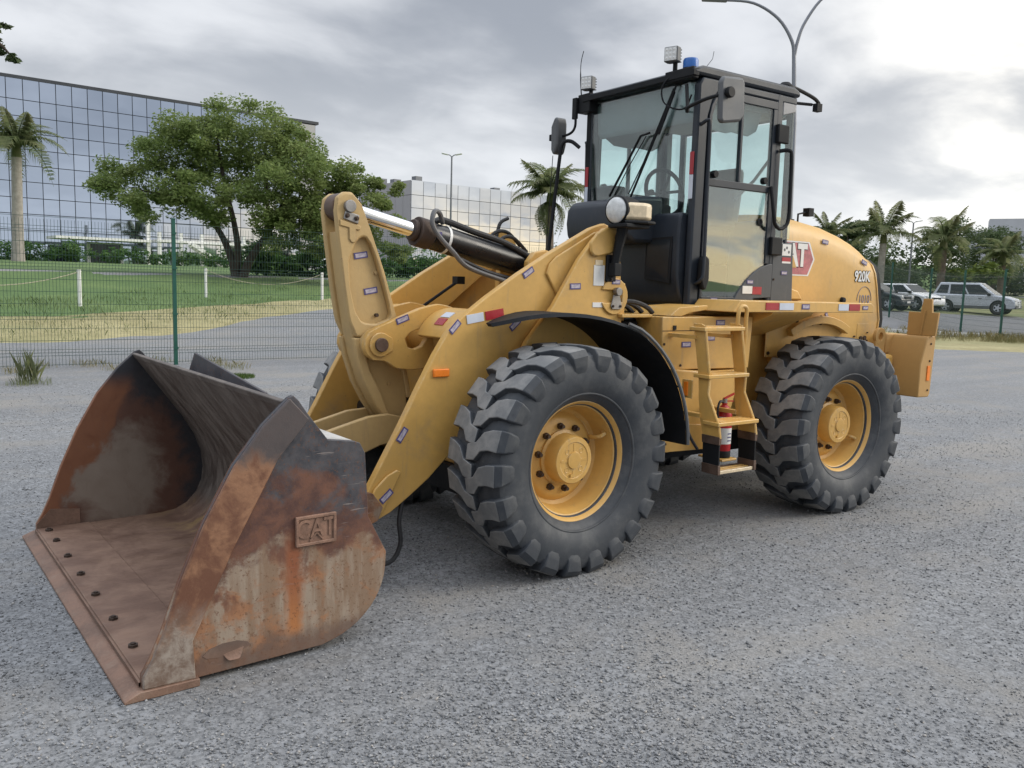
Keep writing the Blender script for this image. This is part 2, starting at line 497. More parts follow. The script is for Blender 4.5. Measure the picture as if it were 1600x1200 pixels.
def strip_mat():
    """leading strips of the bucket sides: orange-brown scale, scraped pale at the foot, dark at the tip"""
    m, b, bs = newmat('rusty_bucket_side_strip')
    co = b.n('ShaderNodeTexCoord').outputs['Object']
    x, y, z = b.sep(co)
    n1 = b.noise(co, 6, 7, 0.66, 0.4)
    n2 = b.noise(b.mapv(co, loc=(3, 9, 4)), 16, 6, 0.7, 0.3)
    n4 = b.noise(co, 90, 3, 0.7)
    c = b.mix(b.ramp(n1, 0.40, 0.60), (0.145, 0.062, 0.035), (0.30, 0.155, 0.085))
    zz = b.math('ADD', z, b.math('MULTIPLY', b.math('SUBTRACT', n1, 0.5), 0.35))
    c = b.mix(b.ramp(zz, 0.84, 0.95), c, b.mix(n2, (0.05, 0.045, 0.047), (0.115, 0.09, 0.085)))
    c = b.mix(b.ramp(zz, 0.20, 0.32, 1.0, 0.0), c, b.mix(b.ramp(n2, 0.35, 0.65), (0.17, 0.115, 0.085), (0.33, 0.28, 0.235)))
    c = b.mix(b.ramp(n4, 0.62, 0.74, 0, 0.55), c, (0.09, 0.045, 0.028))
    b.put(bs.inputs['Base Color'], c)
    b.put(bs.inputs['Roughness'], b.ramp(n2, 0.3, 0.7, 0.5, 0.8))
    bs.inputs['Metallic'].default_value = 0.1
    bumpn(b, bs, b.math('ADD', n2, b.math('MULTIPLY', n4, 0.4)), 0.35, 0.004)
    return m


def inner_mat():
    """inside of the bucket: scoured grey back, dusty brown floor, ochre dried soil, black-blue scale in the corners"""
    m, b, bs = newmat('scoured_bucket_inside')
    co = b.n('ShaderNodeTexCoord').outputs['Object']
    x, y, z = b.sep(co)
    n1 = b.noise(co, 3.2, 7, 0.66, 0.5)
    n2 = b.noise(b.mapv(co, scale=(2.2, 5, 1.6), loc=(3, 9, 4), rot=(0, 0, 0.2)), 2.4, 7, 0.66, 0.6)
    n4 = b.noise(co, 80, 3, 0.7)
    back = b.mix(b.ramp(n2, 0.35, 0.68), (0.095, 0.078, 0.068), (0.19, 0.163, 0.143))
    floor = b.mix(b.ramp(n1, 0.35, 0.66), (0.165, 0.098, 0.070), (0.275, 0.175, 0.125))
    soil = b.math('MULTIPLY', b.ramp(n1, 0.50, 0.62), b.ramp(x, 1.45, 1.80, 1.0, 0.0))
    floor = b.mix(b.math('MULTIPLY', soil, 0.75), floor, (0.35, 0.235, 0.10))
    c = b.mix(b.ramp(z, 0.06, 0.22), floor, back)
    c = b.mix(b.ramp(n4, 0.62, 0.74, 0, 0.4), c, (0.07, 0.045, 0.035))
    b.put(bs.inputs['Base Color'], c)
    b.put(bs.inputs['Roughness'], b.ramp(n2, 0.3, 0.7, 0.42, 0.75))
    bs.inputs['Metallic'].default_value = 0.25
    bumpn(b, bs, b.math('ADD', n2, b.math('MULTIPLY', n4, 0.4)), 0.3, 0.004)
    return m


def wall_in_mat():
    """inner faces of the bucket sides: scoured grey middle, rust towards the leading edge, blackened rear rim"""
    m, b, bs = newmat('scoured_bucket_side')
    co = b.n('ShaderNodeTexCoord').outputs['Object']
    x, y, z = b.sep(co)
    n1 = b.noise(co, 4, 7, 0.66, 0.5)
    n2 = b.noise(b.mapv(co, loc=(3, 9, 4)), 14, 6, 0.7, 0.3)
    j = b.math('MULTIPLY', b.math('SUBTRACT', n1, 0.5), 0.5)
    rx = b.math('SUBTRACT', x, 1.90)
    rz = b.math('SUBTRACT', z, 0.33)
    rr = b.math('ADD', b.math('SQRT', b.math('ADD', b.math('MULTIPLY', rx, rx), b.math('MULTIPLY', b.math('MULTIPLY', rz, rz), 0.75))), j)
    c = b.mix(b.ramp(rr, 0.18, 0.34), b.mix(n2, (0.19, 0.145, 0.112), (0.29, 0.235, 0.19)), b.mix(n2, (0.085, 0.045, 0.035), (0.15, 0.07, 0.045)))
    c = b.mix(b.ramp(rr, 0.38, 0.55), c, (0.035, 0.036, 0.042))
    front = b.ramp(b.math('ADD', b.math('ADD', x, b.math('MULTIPLY', z, 0.55)), j), 2.24, 2.34)
    c = b.mix(b.math('MULTIPLY', front, b.ramp(z, 0.85, 1.0, 1.0, 0.0)), c, b.mix(n2, (0.16, 0.06, 0.032), (0.27, 0.115, 0.055)))
    b.put(bs.inputs['Base Color'], c)
    b.put(bs.inputs['Roughness'], b.ramp(n2, 0.3, 0.7, 0.45, 0.78))
    bs.inputs['Metallic'].default_value = 0.15
    bumpn(b, bs, n2, 0.35, 0.004)
    return m


RUST = rust_mat()
STRIP = strip_mat()
BIN = inner_mat()
BWALL = wall_in_mat()
EDGE = paint('worn_cutting_edge_steel', (0.20, 0.12, 0.085), 0.55, 0.25, 5, (0.29, 0.22, 0.17), 0.6, metal=0.2, bump=0.004)
BADGE = paint('rusty_badge_casting', (0.22, 0.125, 0.085), 0.6, 0.3, 14, (0.10, 0.06, 0.05), 0.6, bump=0.002)

# ------------------------------------------------------------------ mesh helpers


class MB:
    def __init__(s):
        s.v, s.f, s.m = [], [], []

    def add(s, vs, fs, mi=0):
        o = len(s.v)
        s.v += [tuple(p) for p in vs]
        s.f += [tuple(i+o for i in f) for f in fs]
        s.m += [mi]*len(fs)
        return s

    def box(s, x0, x1, y0, y1, z0, z1, mi=0):
        x0, x1 = sorted((x0, x1)); y0, y1 = sorted((y0, y1)); z0, z1 = sorted((z0, z1))
        vs = [(x0, y0, z0), (x1, y0, z0), (x1, y1, z0), (x0, y1, z0), (x0, y0, z1), (x1, y0, z1), (x1, y1, z1), (x0, y1, z1)]
        return s.add(vs, [(0, 3, 2, 1), (4, 5, 6, 7), (0, 1, 5, 4), (1, 2, 6, 5), (2, 3, 7, 6), (3, 0, 4, 7)], mi)

    def bar(s, p0, p1, w, h, mi=0, upv=(0, 0, 1)):
        """rectangular bar from p0 to p1, w across, h along upv"""
        p0, p1 = Vector(p0), Vector(p1)
        d = (p1-p0).normalized()
        a = d.cross(Vector(upv))
        if a.length < 1e-4:
            a = d.cross(Vector((1, 0, 0)))
        a.normalize()
        c = a.cross(d).normalized()
        vs = []
        for p in (p0, p1):
            for i, j in ((-1, -1), (1, -1), (1, 1), (-1, 1)):
                vs.append(p + a*(i*w/2) + c*(j*h/2))
        return s.add(vs, [(0, 3, 2, 1), (4, 5, 6, 7), (0, 1, 5, 4), (1, 2, 6, 5), (2, 3, 7, 6), (3, 0, 4, 7)], mi)

    def prism(s, pts, axis, a, bb, mi=0):
        n = len(pts)
        def P(u, w, t):
            return {'y': (u, t, w), 'x': (t, u, w), 'z': (u, w, t)}[axis]
        vs = [P(u, w, a) for u, w in pts] + [P(u, w, bb) for u, w in pts]
        fs = [tuple(range(n)), tuple(range(2*n-1, n-1, -1))]
        for i in range(n):
            j = (i+1) % n
            fs.append((j, i, i+n, j+n))
        return s.add(vs, fs, mi)

    def ring(s, outer, inner, axis, a, bb, mi=0):
        """prism of a polygon with a hole, both loops of the same length"""
        n = len(outer)
        def P(u, w, t):
            return {'y': (u, t, w), 'x': (t, u, w), 'z': (u, w, t)}[axis]
        vs = [P(*p, t) for t in (a, bb) for loop in (outer, inner) for p in loop]
        fs = []
        for i in range(n):
            j = (i+1) % n
            fs += [(i, j, n+j, n+i), (2*n+i, 3*n+i, 3*n+j, 2*n+j), (i, 2*n+i, 2*n+j, j), (n+i, n+j, 3*n+j, 3*n+i)]
        return s.add(vs, fs, mi)

    def cyl(s, p0, p1, r0, r1=None, n=16, mi=0, cap=True):
        r1 = r0 if r1 is None else r1
        p0, p1 = Vector(p0), Vector(p1)
        d = (p1-p0).normalized()
        a = d.orthogonal().normalized()
        c = d.cross(a)
        vs = []
        for p, r in ((p0, r0), (p1, r1)):
            for k in range(n):
                t = 2*PI*k/n
                vs.append(p + (a*math.cos(t)+c*math.sin(t))*r)
        fs = [(k, (k+1) % n, (k+1) % n+n, k+n) for k in range(n)]
        if cap:
            fs += [tuple(range(n-1, -1, -1)), tuple(range(n, 2*n))]
        return s.add(vs, fs, mi)

    def tube(s, path, r, n=8, mi=0, cap=True):
        path = [Vector(p) for p in path]
        rs = r if isinstance(r, (list, tuple)) else [r]*len(path)
        vs, fs = [], []
        a = None
        for i, p in enumerate(path):
            d = (path[min(i+1, len(path)-1)] - path[max(i-1, 0)]).normalized()
            if a is None:
                a = d.orthogonal().normalized()
            a = (a - d*a.dot(d)).normalized()
            c = d.cross(a)
            for k in range(n):
                t = 2*PI*k/n
                vs.append(p + (a*math.cos(t)+c*math.sin(t))*rs[i])
        for i in range(len(path)-1):
            for k in range(n):
                j = (k+1) % n
                fs.append((i*n+k, i*n+j, (i+1)*n+j, (i+1)*n+k))
        if cap:
            L = (len(path)-1)*n
            fs += [tuple(range(n-1, -1, -1)), tuple(range(L, L+n))]
        return s.add(vs, fs, mi)

    def lathe(s, prof, o, axis, n=48, mi=0, closed=False):
        """prof: (radius, along) pairs"""
        o, d = Vector(o), Vector(axis).normalized()
        a = d.orthogonal().normalized()
        c = d.cross(a)
        vs, fs = [], []
        for r, t in prof:
            for k in range(n):
                th = 2*PI*k/n
                vs.append(o + d*t + (a*math.cos(th)+c*math.sin(th))*r)
        m = len(prof)
        for i in range(m if closed else m-1):
            i2 = (i+1) % m
            for k in range(n):
                j = (k+1) % n
                fs.append((i*n+k, i*n+j, i2*n+j, i2*n+k))
        return s.add(vs, fs, mi)

    def mesh(s, name, mats, smooth=35):
        me = bpy.data.meshes.new(name)
        me.from_pydata(s.v, [], s.f)
        mats = mats if isinstance(mats, (list, tuple)) else [mats]
        for m in mats:
            me.materials.append(m)
        if len(mats) > 1:
            me.polygons.foreach_set('material_index', s.m)
        bm = bmesh.new()
        bm.from_mesh(me)
        bmesh.ops.recalc_face_normals(bm, faces=bm.faces)
        bm.to_mesh(me)
        bm.free()
        if smooth:
            me.shade_smooth()
            me.set_sharp_from_angle(angle=R(smooth))
        return me

    def build(s, name, mats, parent=None, front=False, bevel=0.0, smooth=35, loc=None):
        return obj(name, s.mesh(name, mats, smooth), parent, front, bevel, loc)


ART = R(2.771)        # the machine stands slightly articulated
PIV = -1.3
FLOC = (PIV-PIV*math.cos(ART), -PIV*math.sin(ART), 0.0)


def obj(name, me, parent=None, front=False, bevel=0.0, loc=None):
    o = bpy.data.objects.new(name, me)
    C.objects.link(o)
    if parent is not None:
        o.parent = parent
    if front:
        o.location = FLOC
        o.rotation_euler.z = ART
    if loc is not None:
        o.location = loc
    if bevel:
        md = o.modifiers.new('bevel', 'BEVEL')
        md.width = bevel
        md.segments = 2
        md.limit_method = 'ANGLE'
        md.angle_limit = R(38)
        o.modifiers.new('normals', 'WEIGHTED_NORMAL').keep_sharp = True
    return o


def tag(o, label=None, cat=None, group=None, kind=None):
    for k, v in (('label', label), ('category', cat), ('group', group), ('kind', kind)):
        if v:
            o[k] = v
    return o


def empty(name, loc, rz=0.0, label=None, cat=None, group=None):
    o = bpy.data.objects.new(name, None)
    o.empty_display_size = 0.2
    C.objects.link(o)
    o.location = loc
    o.rotation_euler.z = rz
    return tag(o, label, cat, group)


def arc(cx, cz, r, a0, a1, n=8):
    return [(cx+r*math.cos(R(a0+(a1-a0)*i/n)), cz+r*math.sin(R(a0+(a1-a0)*i/n))) for i in range(n+1)]


def spline(pts, n=6):
    """Catmull-Rom through points"""
    P = [Vector(p) for p in pts]
    out = []
    for i in range(len(P)-1):
        p0, p1, p2, p3 = P[max(i-1, 0)], P[i], P[i+1], P[min(i+2, len(P)-1)]
        for k in range(n):
            t = k/n
            out.append(0.5*((2*p1)+(p2-p0)*t+(2*p0-5*p1+4*p2-p3)*t*t+(3*p1-p0-3*p2+p3)*t**3))
    out.append(P[-1])
    return out


def text_mesh(body, size, mat, extrude=0.002, bold=0.0, align='CENTER'):
    cu = bpy.data.curves.new('lettering', 'FONT')
    cu.body = body
    cu.size = size
    cu.extrude = extrude
    cu.offset = bold
    cu.align_x = align
    cu.align_y = 'CENTER'
    cu.resolution_u = 3
    to = bpy.data.objects.new('lettering', cu)
    me = bpy.data.meshes.new_from_object(to)
    bpy.data.objects.remove(to)
    me.materials.clear()
    me.materials.append(mat)
    return me


def soup(name, V, F, mat):
    """fast mesh from arrays of equal-sized faces"""
    V = np.asarray(V, dtype=np.float32).reshape(-1, 3)
    F = np.asarray(F, dtype=np.int32)
    k = F.shape[1]
    me = bpy.data.meshes.new(name)
    me.vertices.add(len(V))
    me.vertices.foreach_set('co', V.ravel())
    me.loops.add(F.size)
    me.loops.foreach_set('vertex_index', F.ravel())
    me.polygons.add(len(F))
    me.polygons.foreach_set('loop_start', np.arange(0, F.size, k, dtype=np.int32))
    me.materials.append(mat)
    me.update(calc_edges=True)
    return me
# ------------------------------------------------------------------ terrain and ground sheets
TY = [0, 12.5, 15, 18, 20, 24, 28, 32, 40, 50, 60, 90, 150, 700]
TZ = [0, 0.0, 0.14, 0.48, 0.62, 0.80, 1.20, 1.58, 1.78, 2.0, 2.2, 2.4, 2.6, 3.2]


def tz(x, y):
    return float(np.interp(-y, TY, TZ))


def sheet(name, near, far, rows, off, mat, jag=0.0, seed=1):
    """ground sheet between two plan polylines, laid on the terrain"""
    rnd = random.Random(seed)
    n = len(near)
    cols = []
    for i in range(n-1):
        k = max(1, int((Vector(near[i+1])-Vector(near[i])).length/0.7)) if jag else 6
        k = min(k, 60)
        for j in range(k):
            t = j/k
            a = Vector(near[i]).lerp(Vector(near[i+1]), t)
            c = Vector(far[i]).lerp(Vector(far[i+1]), t)
            cols.append((a, c))
    cols.append((Vector(near[-1]), Vector(far[-1])))
    mb = MB()
    vs = []
    w = 0
    for a, c in cols:
        w = 0.6*w + rnd.uniform(-jag, jag)
        d = (c-a).normalized()
        a2 = a + d*w
        c = c + d*(rnd.uniform(-jag, jag)*2.2 if jag else 0)
        for r in range(rows+1):
            t = (r/rows)**1.4
            p = a2.lerp(c, t)
            vs.append((p.x, p.y, tz(p.x, p.y)+off-(0.03 if (r == 0 and jag) else 0)))
    m = rows+1
    fs = []
    for i in range(len(cols)-1):
        for r in range(rows):
            fs.append((i*m+r, (i+1)*m+r, (i+1)*m+r+1, i*m+r+1))
    mb.add(vs, fs)
    return tag(mb.build(name, mat, smooth=180), kind='structure')


def make_ground():
    xs = sorted(set([-900, -500, -300, -200, -150, -120] + list(range(-100, 101, 10)) + [150, 300, 600]))
    ys = [500, 200, 100, 50, 30, 20, 10, 5, 0, -5, -10, -12.5] + [-t for t in (13.7, 15, 16.5, 18, 19, 20, 22, 24, 26, 28, 30, 32, 36, 40, 45, 50, 60, 75, 90, 120, 150, 300, 700, 1200)]
    vs = [(x, y, tz(x, y)) for y in ys for x in xs]
    n = len(xs)
    fs = [(j*n+i, j*n+i+1, (j+1)*n+i+1, (j+1)*n+i) for j in range(len(ys)-1) for i in range(n-1)]
    tag(MB().add(vs, fs).build('ground', GRAVEL, smooth=180), kind='structure')


make_ground()
E1 = [(60, -13.2), (20, -14.0), (8, -14.3), (1.7, -14.8), (-0.1, -15.0), (-2.2, -15.7), (-4.3, -17.6), (-8, -20.5), (-14, -24), (-24, -27)]
E2 = [(60, -15.5), (20, -16.2), (8, -17.0), (1.4, -17.9), (-0.8, -18.8), (-3.6, -20.8), (-6.5, -22.6), (-10.5, -25.0), (-16, -27.5), (-25, -29.5)]
sheet('dry_grass_verge', E1, E2, 5, 0.022, DRY, 0.22, 3)
E2b = [(x, y+0.55) for x, y in E2]
sheet('lawn', E2b, [(60, -78), (25, -78), (10, -78), (0, -78), (-5, -78), (-10, -78), (-17, -78), (-25, -78), (-32, -78), (-40, -78)], 26, 0.012, LAWN)
RN = [(-20, -23.5), (-24.5, -18), (-28.1, -14.2), (-31.5, -10.5), (-36, -5.5), (-46, 4)]
RF = [(-27, -28), (-33, -23.6), (-38.8, -20.9), (-46.4, -17.2), (-60, -11), (-85, 0)]
sheet('asphalt_road', RN, RF, 10, 0.012, ASPH)
sheet('roadside_lawn', RF, [(-27, -70), (-60, -80), (-100, -80), (-140, -60), (-160, -30), (-170, 10)], 16, 0.02, simple_ground('roadside_grass', (0.15, 0.17, 0.065), (0.22, 0.22, 0.09), (0.11, 0.15, 0.045), 0.6), 0.3, 5)
sheet('dry_grass_strip', [(-17, -17), (-19.3, -11.5), (-21.5, -8.6), (-24.5, -6.4), (-28.5, -2.5), (-38, 6)], [(x+0.35, y+0.35) for x, y in RN], 6, 0.024, DRY, 0.5, 9)
kb = MB()
for (ax, ay), (bx, by) in zip(RN[:-1], RN[1:]):
    kb.bar((ax, ay, tz(ax, ay)+0.06), (bx, by, tz(bx, by)+0.06), 0.14, 0.12)
tag(kb.build('kerb', WHT), kind='structure')

# loose crushed stone lying on the yard near the camera
def make_gravel():
    rng = np.random.default_rng(4)
    N = 130000
    ang = YAW + np.radians(rng.uniform(-37, 37, N))
    dist = 2.3 + 11.5*rng.random(N)**1.75
    px = CAM.x + dist*np.cos(ang)
    py = CAM.y + dist*np.sin(ang)
    # thin out in drifts
    g = np.sin(px*1.9+np.sin(py*1.3)*1.7)+np.sin(py*2.3+np.sin(px*0.9)*2.1)
    keep = rng.random(N) < np.clip(0.72+0.28*g, 0.15, 1)
    px, py = px[keep], py[keep]
    N = len(px)
    base = np.array([(1, 0, 0), (0, 1, 0), (-1, 0, 0), (0, -1, 0), (0, 0, 1), (0, 0, -1)], dtype=np.float32)
    fac = np.array([(0, 1, 4), (1, 2, 4), (2, 3, 4), (3, 0, 4), (1, 0, 5), (2, 1, 5), (3, 2, 5), (0, 3, 5)], dtype=np.int32)
    sz = 0.0032+0.0072*rng.random(N)**3.4
    V = base[None]*(0.6+0.7*rng.random((N, 6, 1)))
    V = V*(sz[:, None, None]*np.stack([np.ones(N), 0.6+0.5*rng.random(N), 0.45+0.35*rng.random(N)], 1)[:, None, :])
    a = rng.random(N)*6.283
    ca, sa = np.cos(a)[:, None], np.sin(a)[:, None]
    tl = rng.normal(0, 0.35, (N, 1))
    x = V[:, :, 0]*ca-V[:, :, 1]*sa
    y = V[:, :, 0]*sa+V[:, :, 1]*ca
    z = V[:, :, 2]+x*tl
    P = np.stack([x+px[:, None], y+py[:, None], z+0.2*sz[:, None]+0.001], 2)
    F = (fac[None]+(np.arange(N)*6)[:, None, None]).reshape(-1, 3)
    me = soup('loose_gravel', P, F, STONE)
    o = obj('loose_gravel', me)
    tag(o, 'loose grey crushed stone scattered over the yard', 'gravel', kind='stuff')


make_gravel()


def blades(name, spots, mat, label, seed=1, h=0.25, kind=None, cat='grass', group=None):
    """grass tufts: spots are (x, y, radius, count, height)"""
    rng = np.random.default_rng(seed)
    Vs = []
    for x, y, r, n, hh in spots:
        a = rng.random(n)*6.283
        q = r*np.sqrt(rng.random(n))
        bx, by = x+q*np.cos(a), y+q*np.sin(a)
        bz = np.array([tz(i, j) for i, j in zip(bx, by)])
        th = rng.random(n)*6.283
        ln = hh*(0.5+0.7*rng.random(n))
        lean = rng.normal(0, 0.26, n)*ln
        w = 0.0012+0.0016*rng.random(n)
        dxx, dyy = np.cos(th), np.sin(th)
        b0 = np.stack([bx-dyy*w, by+dxx*w, bz], 1)
        b1 = np.stack([bx+dyy*w, by-dxx*w, bz], 1)
        m1 = np.stack([bx+dxx*lean*0.35+dyy*w*0.7, by+dyy*lean*0.35-dxx*w*0.7, bz+ln*0.6], 1)
        m0 = np.stack([bx+dxx*lean*0.35-dyy*w*0.7, by+dyy*lean*0.35+dxx*w*0.7, bz+ln*0.6], 1)
        t = np.stack([bx+dxx*lean, by+dyy*lean, bz+ln], 1)
        Vs.append(np.stack([b0, b1, m1, t, m0], 1))
    V = np.concatenate(Vs)
    N = len(V)
    F = (np.arange(5)[None]+(np.arange(N)*5)[:, None])
    o = obj(name, soup(name, V, F, mat))
    return tag(o, label, cat, group, kind)


blades('tall_grass_tuft', [(1.72, -8.95, 0.14, 70, 0.44), (1.70, -8.9, 0.3, 160, 0.10)], foliage('pale_grass_blades', (0.20, 0.24, 0.11), (0.30, 0.33, 0.17), (0.24, 0.27, 0.12), 0.3), 'tall thin green grass tuft growing from gravel beside the fence, far left', 2)
blades('flat_grass_patch', [(-1.15, -8.7, 0.26, 1300, 0.06)], BLADE, 'low yellow green grass patch on the gravel behind the bucket', 3)
rg = random.Random(5)
sp = [(rg.uniform(-1.5, 4.5), -11.0+rg.uniform(-0.7, 1.3), 0.25, 60, 0.12) for _ in range(26)]
blades('sparse_dry_grass', sp, STRAW, 'thin dry straw grass along the foot of the left fence', 6, kind='stuff')
sp = []
for _ in range(420):
    t = rg.random()*(len(RN)-2.01)
    i = int(t)
    p = Vector(RN[i]).lerp(Vector(RN[i+1]), t-i)
    o_ = rg.uniform(-0.4, 4.2)
    sp.append((p.x+o_*0.72, p.y+o_*0.66, 0.32, 34, rg.uniform(0.10, 0.34)))
blades('dry_verge_grass', sp, STRAW, 'tall dry straw grass along the right hand fence', 7, kind='stuff')
sp = []
for _ in range(900):
    t = rg.random()*(len(E2)-3.01)+1
    i = int(t)
    p = Vector(E1[i]).lerp(Vector(E1[i+1]), t-i)
    q = Vector(E2[i]).lerp(Vector(E2[i+1]), t-i)
    p = p.lerp(q, rg.uniform(0.1, 2.6))
    sp.append((p.x, p.y, 0.5, 16, rg.uniform(0.05, 0.16)))
blades('lawn_grass', sp, BLADE, 'short green grass blades over the lawn behind the left fence', 8, kind='stuff')

# ------------------------------------------------------------------ fences
FH = 2.42


def fence_panel_mesh(L):
    mb = MB()
    w = 0.0026
    zs = [0.06]
    while zs[-1] < FH-0.05:
        zs.append(zs[-1]+0.2)
    folds = (0.26, 0.86, 1.66, 2.26)
    zl = [0.04]
    for f in folds:
        zl += [f-0.05, f, f+0.05]
    zl += [FH]
    for k in range(int(L/0.05)):
        x = 0.03+k*0.05
        prev = None
        for z in zl:
            y = 0.03 if any(abs(z-f) < 1e-6 for f in folds) else 0.0
            p = (x, y, z)
            if prev:
                vs = []
                for q in (prev, p):
                    vs += [(q[0]-w, q[1]-w, q[2]), (q[0]+w, q[1]-w, q[2]), (q[0], q[1]+w, q[2])]
                mb.add(vs, [(0, 1, 4, 3), (1, 2, 5, 4), (2, 0, 3, 5)])
            prev = p
    for z in zs + [f-0.05 for f in folds] + [f+0.05 for f in folds]:
        mb.bar((0, -0.006, z), (L, -0.006, z), 0.006, 0.006)
    return mb.mesh('mesh_panel', GRNW, smooth=0)


def fence_post_mesh():
    mb = MB()
    mb.box(-0.03, 0.03, -0.02, 0.04, -0.2, FH+0.12)
    mb.box(-0.034, 0.034, -0.024, 0.044, FH+0.12, FH+0.14)
    for z in (0.3, 0.9, 1.7, 2.3):
        mb.box(-0.04, 0.04, -0.032, -0.02, z-0.02, z+0.02)
    return mb.mesh('post', GRNP, smooth=0)


POSTM = fence_post_mesh()


def fence(pts, label):
    root = empty('wire_mesh_fence', (pts[0][0], pts[0][1], tz(*pts[0])), 0, label, 'fence', 'green wire mesh fences')
    o0 = Vector(root.location)
    L = (Vector(pts[1])-Vector(pts[0])).length
    pms = {}
    for i, p in enumerate(pts):
        q = pts[min(i+1, len(pts)-1)]
        k = p if i < len(pts)-1 else pts[i-1]
        dd = (Vector(q)-Vector(k)) if i < len(pts)-1 else (Vector(p)-Vector(k))
        rz = math.atan2(dd.y, dd.x)
        po = obj('post', POSTM, root, loc=(p[0]-o0.x, p[1]-o0.y, tz(*p)-o0.z))
        po.rotation_euler.z = rz
        if i < len(pts)-1:
            kl = round(dd.length, 2)
            if kl not in pms:
                pms[kl] = fence_panel_mesh(kl-0.06)
            pm = pms[kl]
            pa = obj('mesh_panel', pm, root, loc=(p[0]-o0.x+math.cos(rz)*0.03, p[1]-o0.y+math.sin(rz)*0.03, tz(*p)-o0.z))
            sl_ = math.atan2(tz(*q)-tz(*p), dd.length)
            pa.rotation_euler = (0, -sl_, rz)
    return root


fence([(-0.76+3.4*k, -11.0) for k in (3, 2, 1, 0, -1, -2, -3, -4, -5)], 'green wire mesh fence in front of the lawn behind the bucket')
u_ = Vector((0.565, 0.825))
pts = [tuple(Vector((-30.66, -12.66))+u_*(2.7*k)) for k in (-3.8, -2.35, -0.98, 0, 1, 2, 3)]
fence(pts, 'green wire fence before the parked cars at the right')

# ------------------------------------------------------------------ white posts with rope on the lawn
BOL = [(3.6, -19.2), (-0.6, -20.77), (-4.86, -24.32), (-8.76, -23.93), (-13.2, -24.6)]
pm = MB().prism([(0.05*math.cos(t), 0.05*math.sin(t)) for t in [PI/6*i for i in range(12)]], 'z', -0.1, 0.99).prism([(0.057*math.cos(t), 0.057*math.sin(t)) for t in [PI/6*i for i in range(12)]], 'z', 0.93, 0.96, 0).mesh('white_post', WHT)
blab = ['white wooden rope post standing at the far left', 'white rope post on the lawn left of the green fence post', 'white rope post on the lawn below the tree', 'white rope post just left of the yellow lever', 'white rope post on the lawn behind the lever']
for (x, y), lb in list(zip(BOL, blab))[1:4]:
    o = obj('rope_post', pm, loc=(x, y, tz(x, y)))
    tag(o, lb, 'post', 'white rope posts on the lawn')
for i, (sag, lb) in enumerate(((0.35, 'slack rope hanging left of the leftmost white post'), (None, None), (0.42, 'slack rope hanging between the two white posts by the tree'))):
    if sag is None:
        continue
    a, c = BOL[i], BOL[i+1]
    path = []
    for k in range(15):
        t = k/14
        x, y = a[0]+(c[0]-a[0])*t, a[1]+(c[1]-a[1])*t
        z = (tz(*a)*(1-t)+tz(*c)*t)+0.93-4*sag*t*(1-t)
        path.append((x, y, z))
    tag(MB().tube(path, 0.009, 6).build('rope', ROPE), lb, 'rope')

# ------------------------------------------------------------------ glass office buildings
def facade(root, x0, x1, yf, z0, rows_h, cw, mat, seed, axis='x', tilt=0.004, limit=None, name='glass_panel'):
    """curtain wall of single panes with dark joints; axis 'x' faces +y, axis 'y' faces +x"""
    rnd = random.Random(seed)
    n = max(1, round(abs(x1-x0)/cw))
    w = (x1-x0)/n
    cache = {}
    rest = MB()
    cnt = 0
    z = z0
    zs = []
    for h in rows_h:
        zs.append((z, h))
        z += h
    cells = [(i, zz, h) for i in range(n) for zz, h in zs]
    for i, zz, h in cells:
        g = 0.03
        key = round(h, 3)
        if key not in cache:
            me = MB().box(-abs(w)/2+g, abs(w)/2-g, -0.05, 0.0, -h/2+g, h/2-g).mesh(name, mat, smooth=0)
            cache[key] = me
        cx = x0+w*(i+0.5)
        cz = zz+h/2
        if limit is None or cnt < limit:
            o = obj(name, cache[key], root)
            o.rotation_euler = (rnd.gauss(0, tilt), 0, rnd.gauss(0, tilt))
            if axis == 'x':
                o.location = (cx, yf, cz)
            else:
                o.rotation_euler.z -= PI/2
                o.location = (yf, cx, cz)
            cnt += 1
        else:
            rest.box(cx-abs(w)/2+g, cx+abs(w)/2-g, yf-0.05, yf, zz+g, zz+h-g)
    if rest.v:
        r_ = rest.build(name, mat, root, smooth=0)
        r_['kind'] = 'stuff'


bA = empty('glass_office_block', (-12, -82, 2.2), R(5.4), 'tall blue mirror glass office block behind the palm at the left', 'building', 'mirror glass office buildings')
MB().box(-20.6, 32, -18, -0.12, -0.5, 15.75).build('core', MULL, bA)
MB().box(-20.9, 32.2, -18.2, 0.06, 15.62, 15.9).build('roof_edge', MULL, bA)
facade(bA, 13.4, -18.6, 0.0, 0.1, [1.38]*10+[1.82], 1.28, MIRA, 2, limit=290)
MB().box(-20.5, -18.75, -0.1, 0.03, 0, 15.5).build('end_pier', CLAD, bA)
# porch with stair in front of it
por = empty('white_porch', (-12, -73, 2.2), R(5.4), 'white steel porch with stair in front of the glass block', 'porch')
pl_ = MB()
pl_.box(-1.0, 6.2, -2.0, 1.4, 1.95, 2.15)
pl_.build('canopy', WHT, por)
MB().box(-9.5, -1.6, -1.5, 1.2, 2.05, 2.25).build('landing', WHT, por)
for x in (-9.2, -7.2, -5.4, -3.6, -1.8, -0.9):
    MB().box(x-0.14, x+0.14, 0.8, 1.08, -0.3, 2.9 if x < -1 else 4.0).build('column', WHT, por)
st = MB()
for k in range(13):
    st.box(-4.2-0.27*k, -4.2-0.27*(k+1)-0.03, 1.25, 2.3, 1.95-0.165*k-0.05, 1.95-0.165*k)
st.bar((-4.1, 1.25, 1.95), (-7.8, 1.25, -0.25), 0.08, 0.3)
st.bar((-4.1, 2.3, 1.95), (-7.8, 2.3, -0.25), 0.08, 0.3)
st.build('stair', WHT, por)
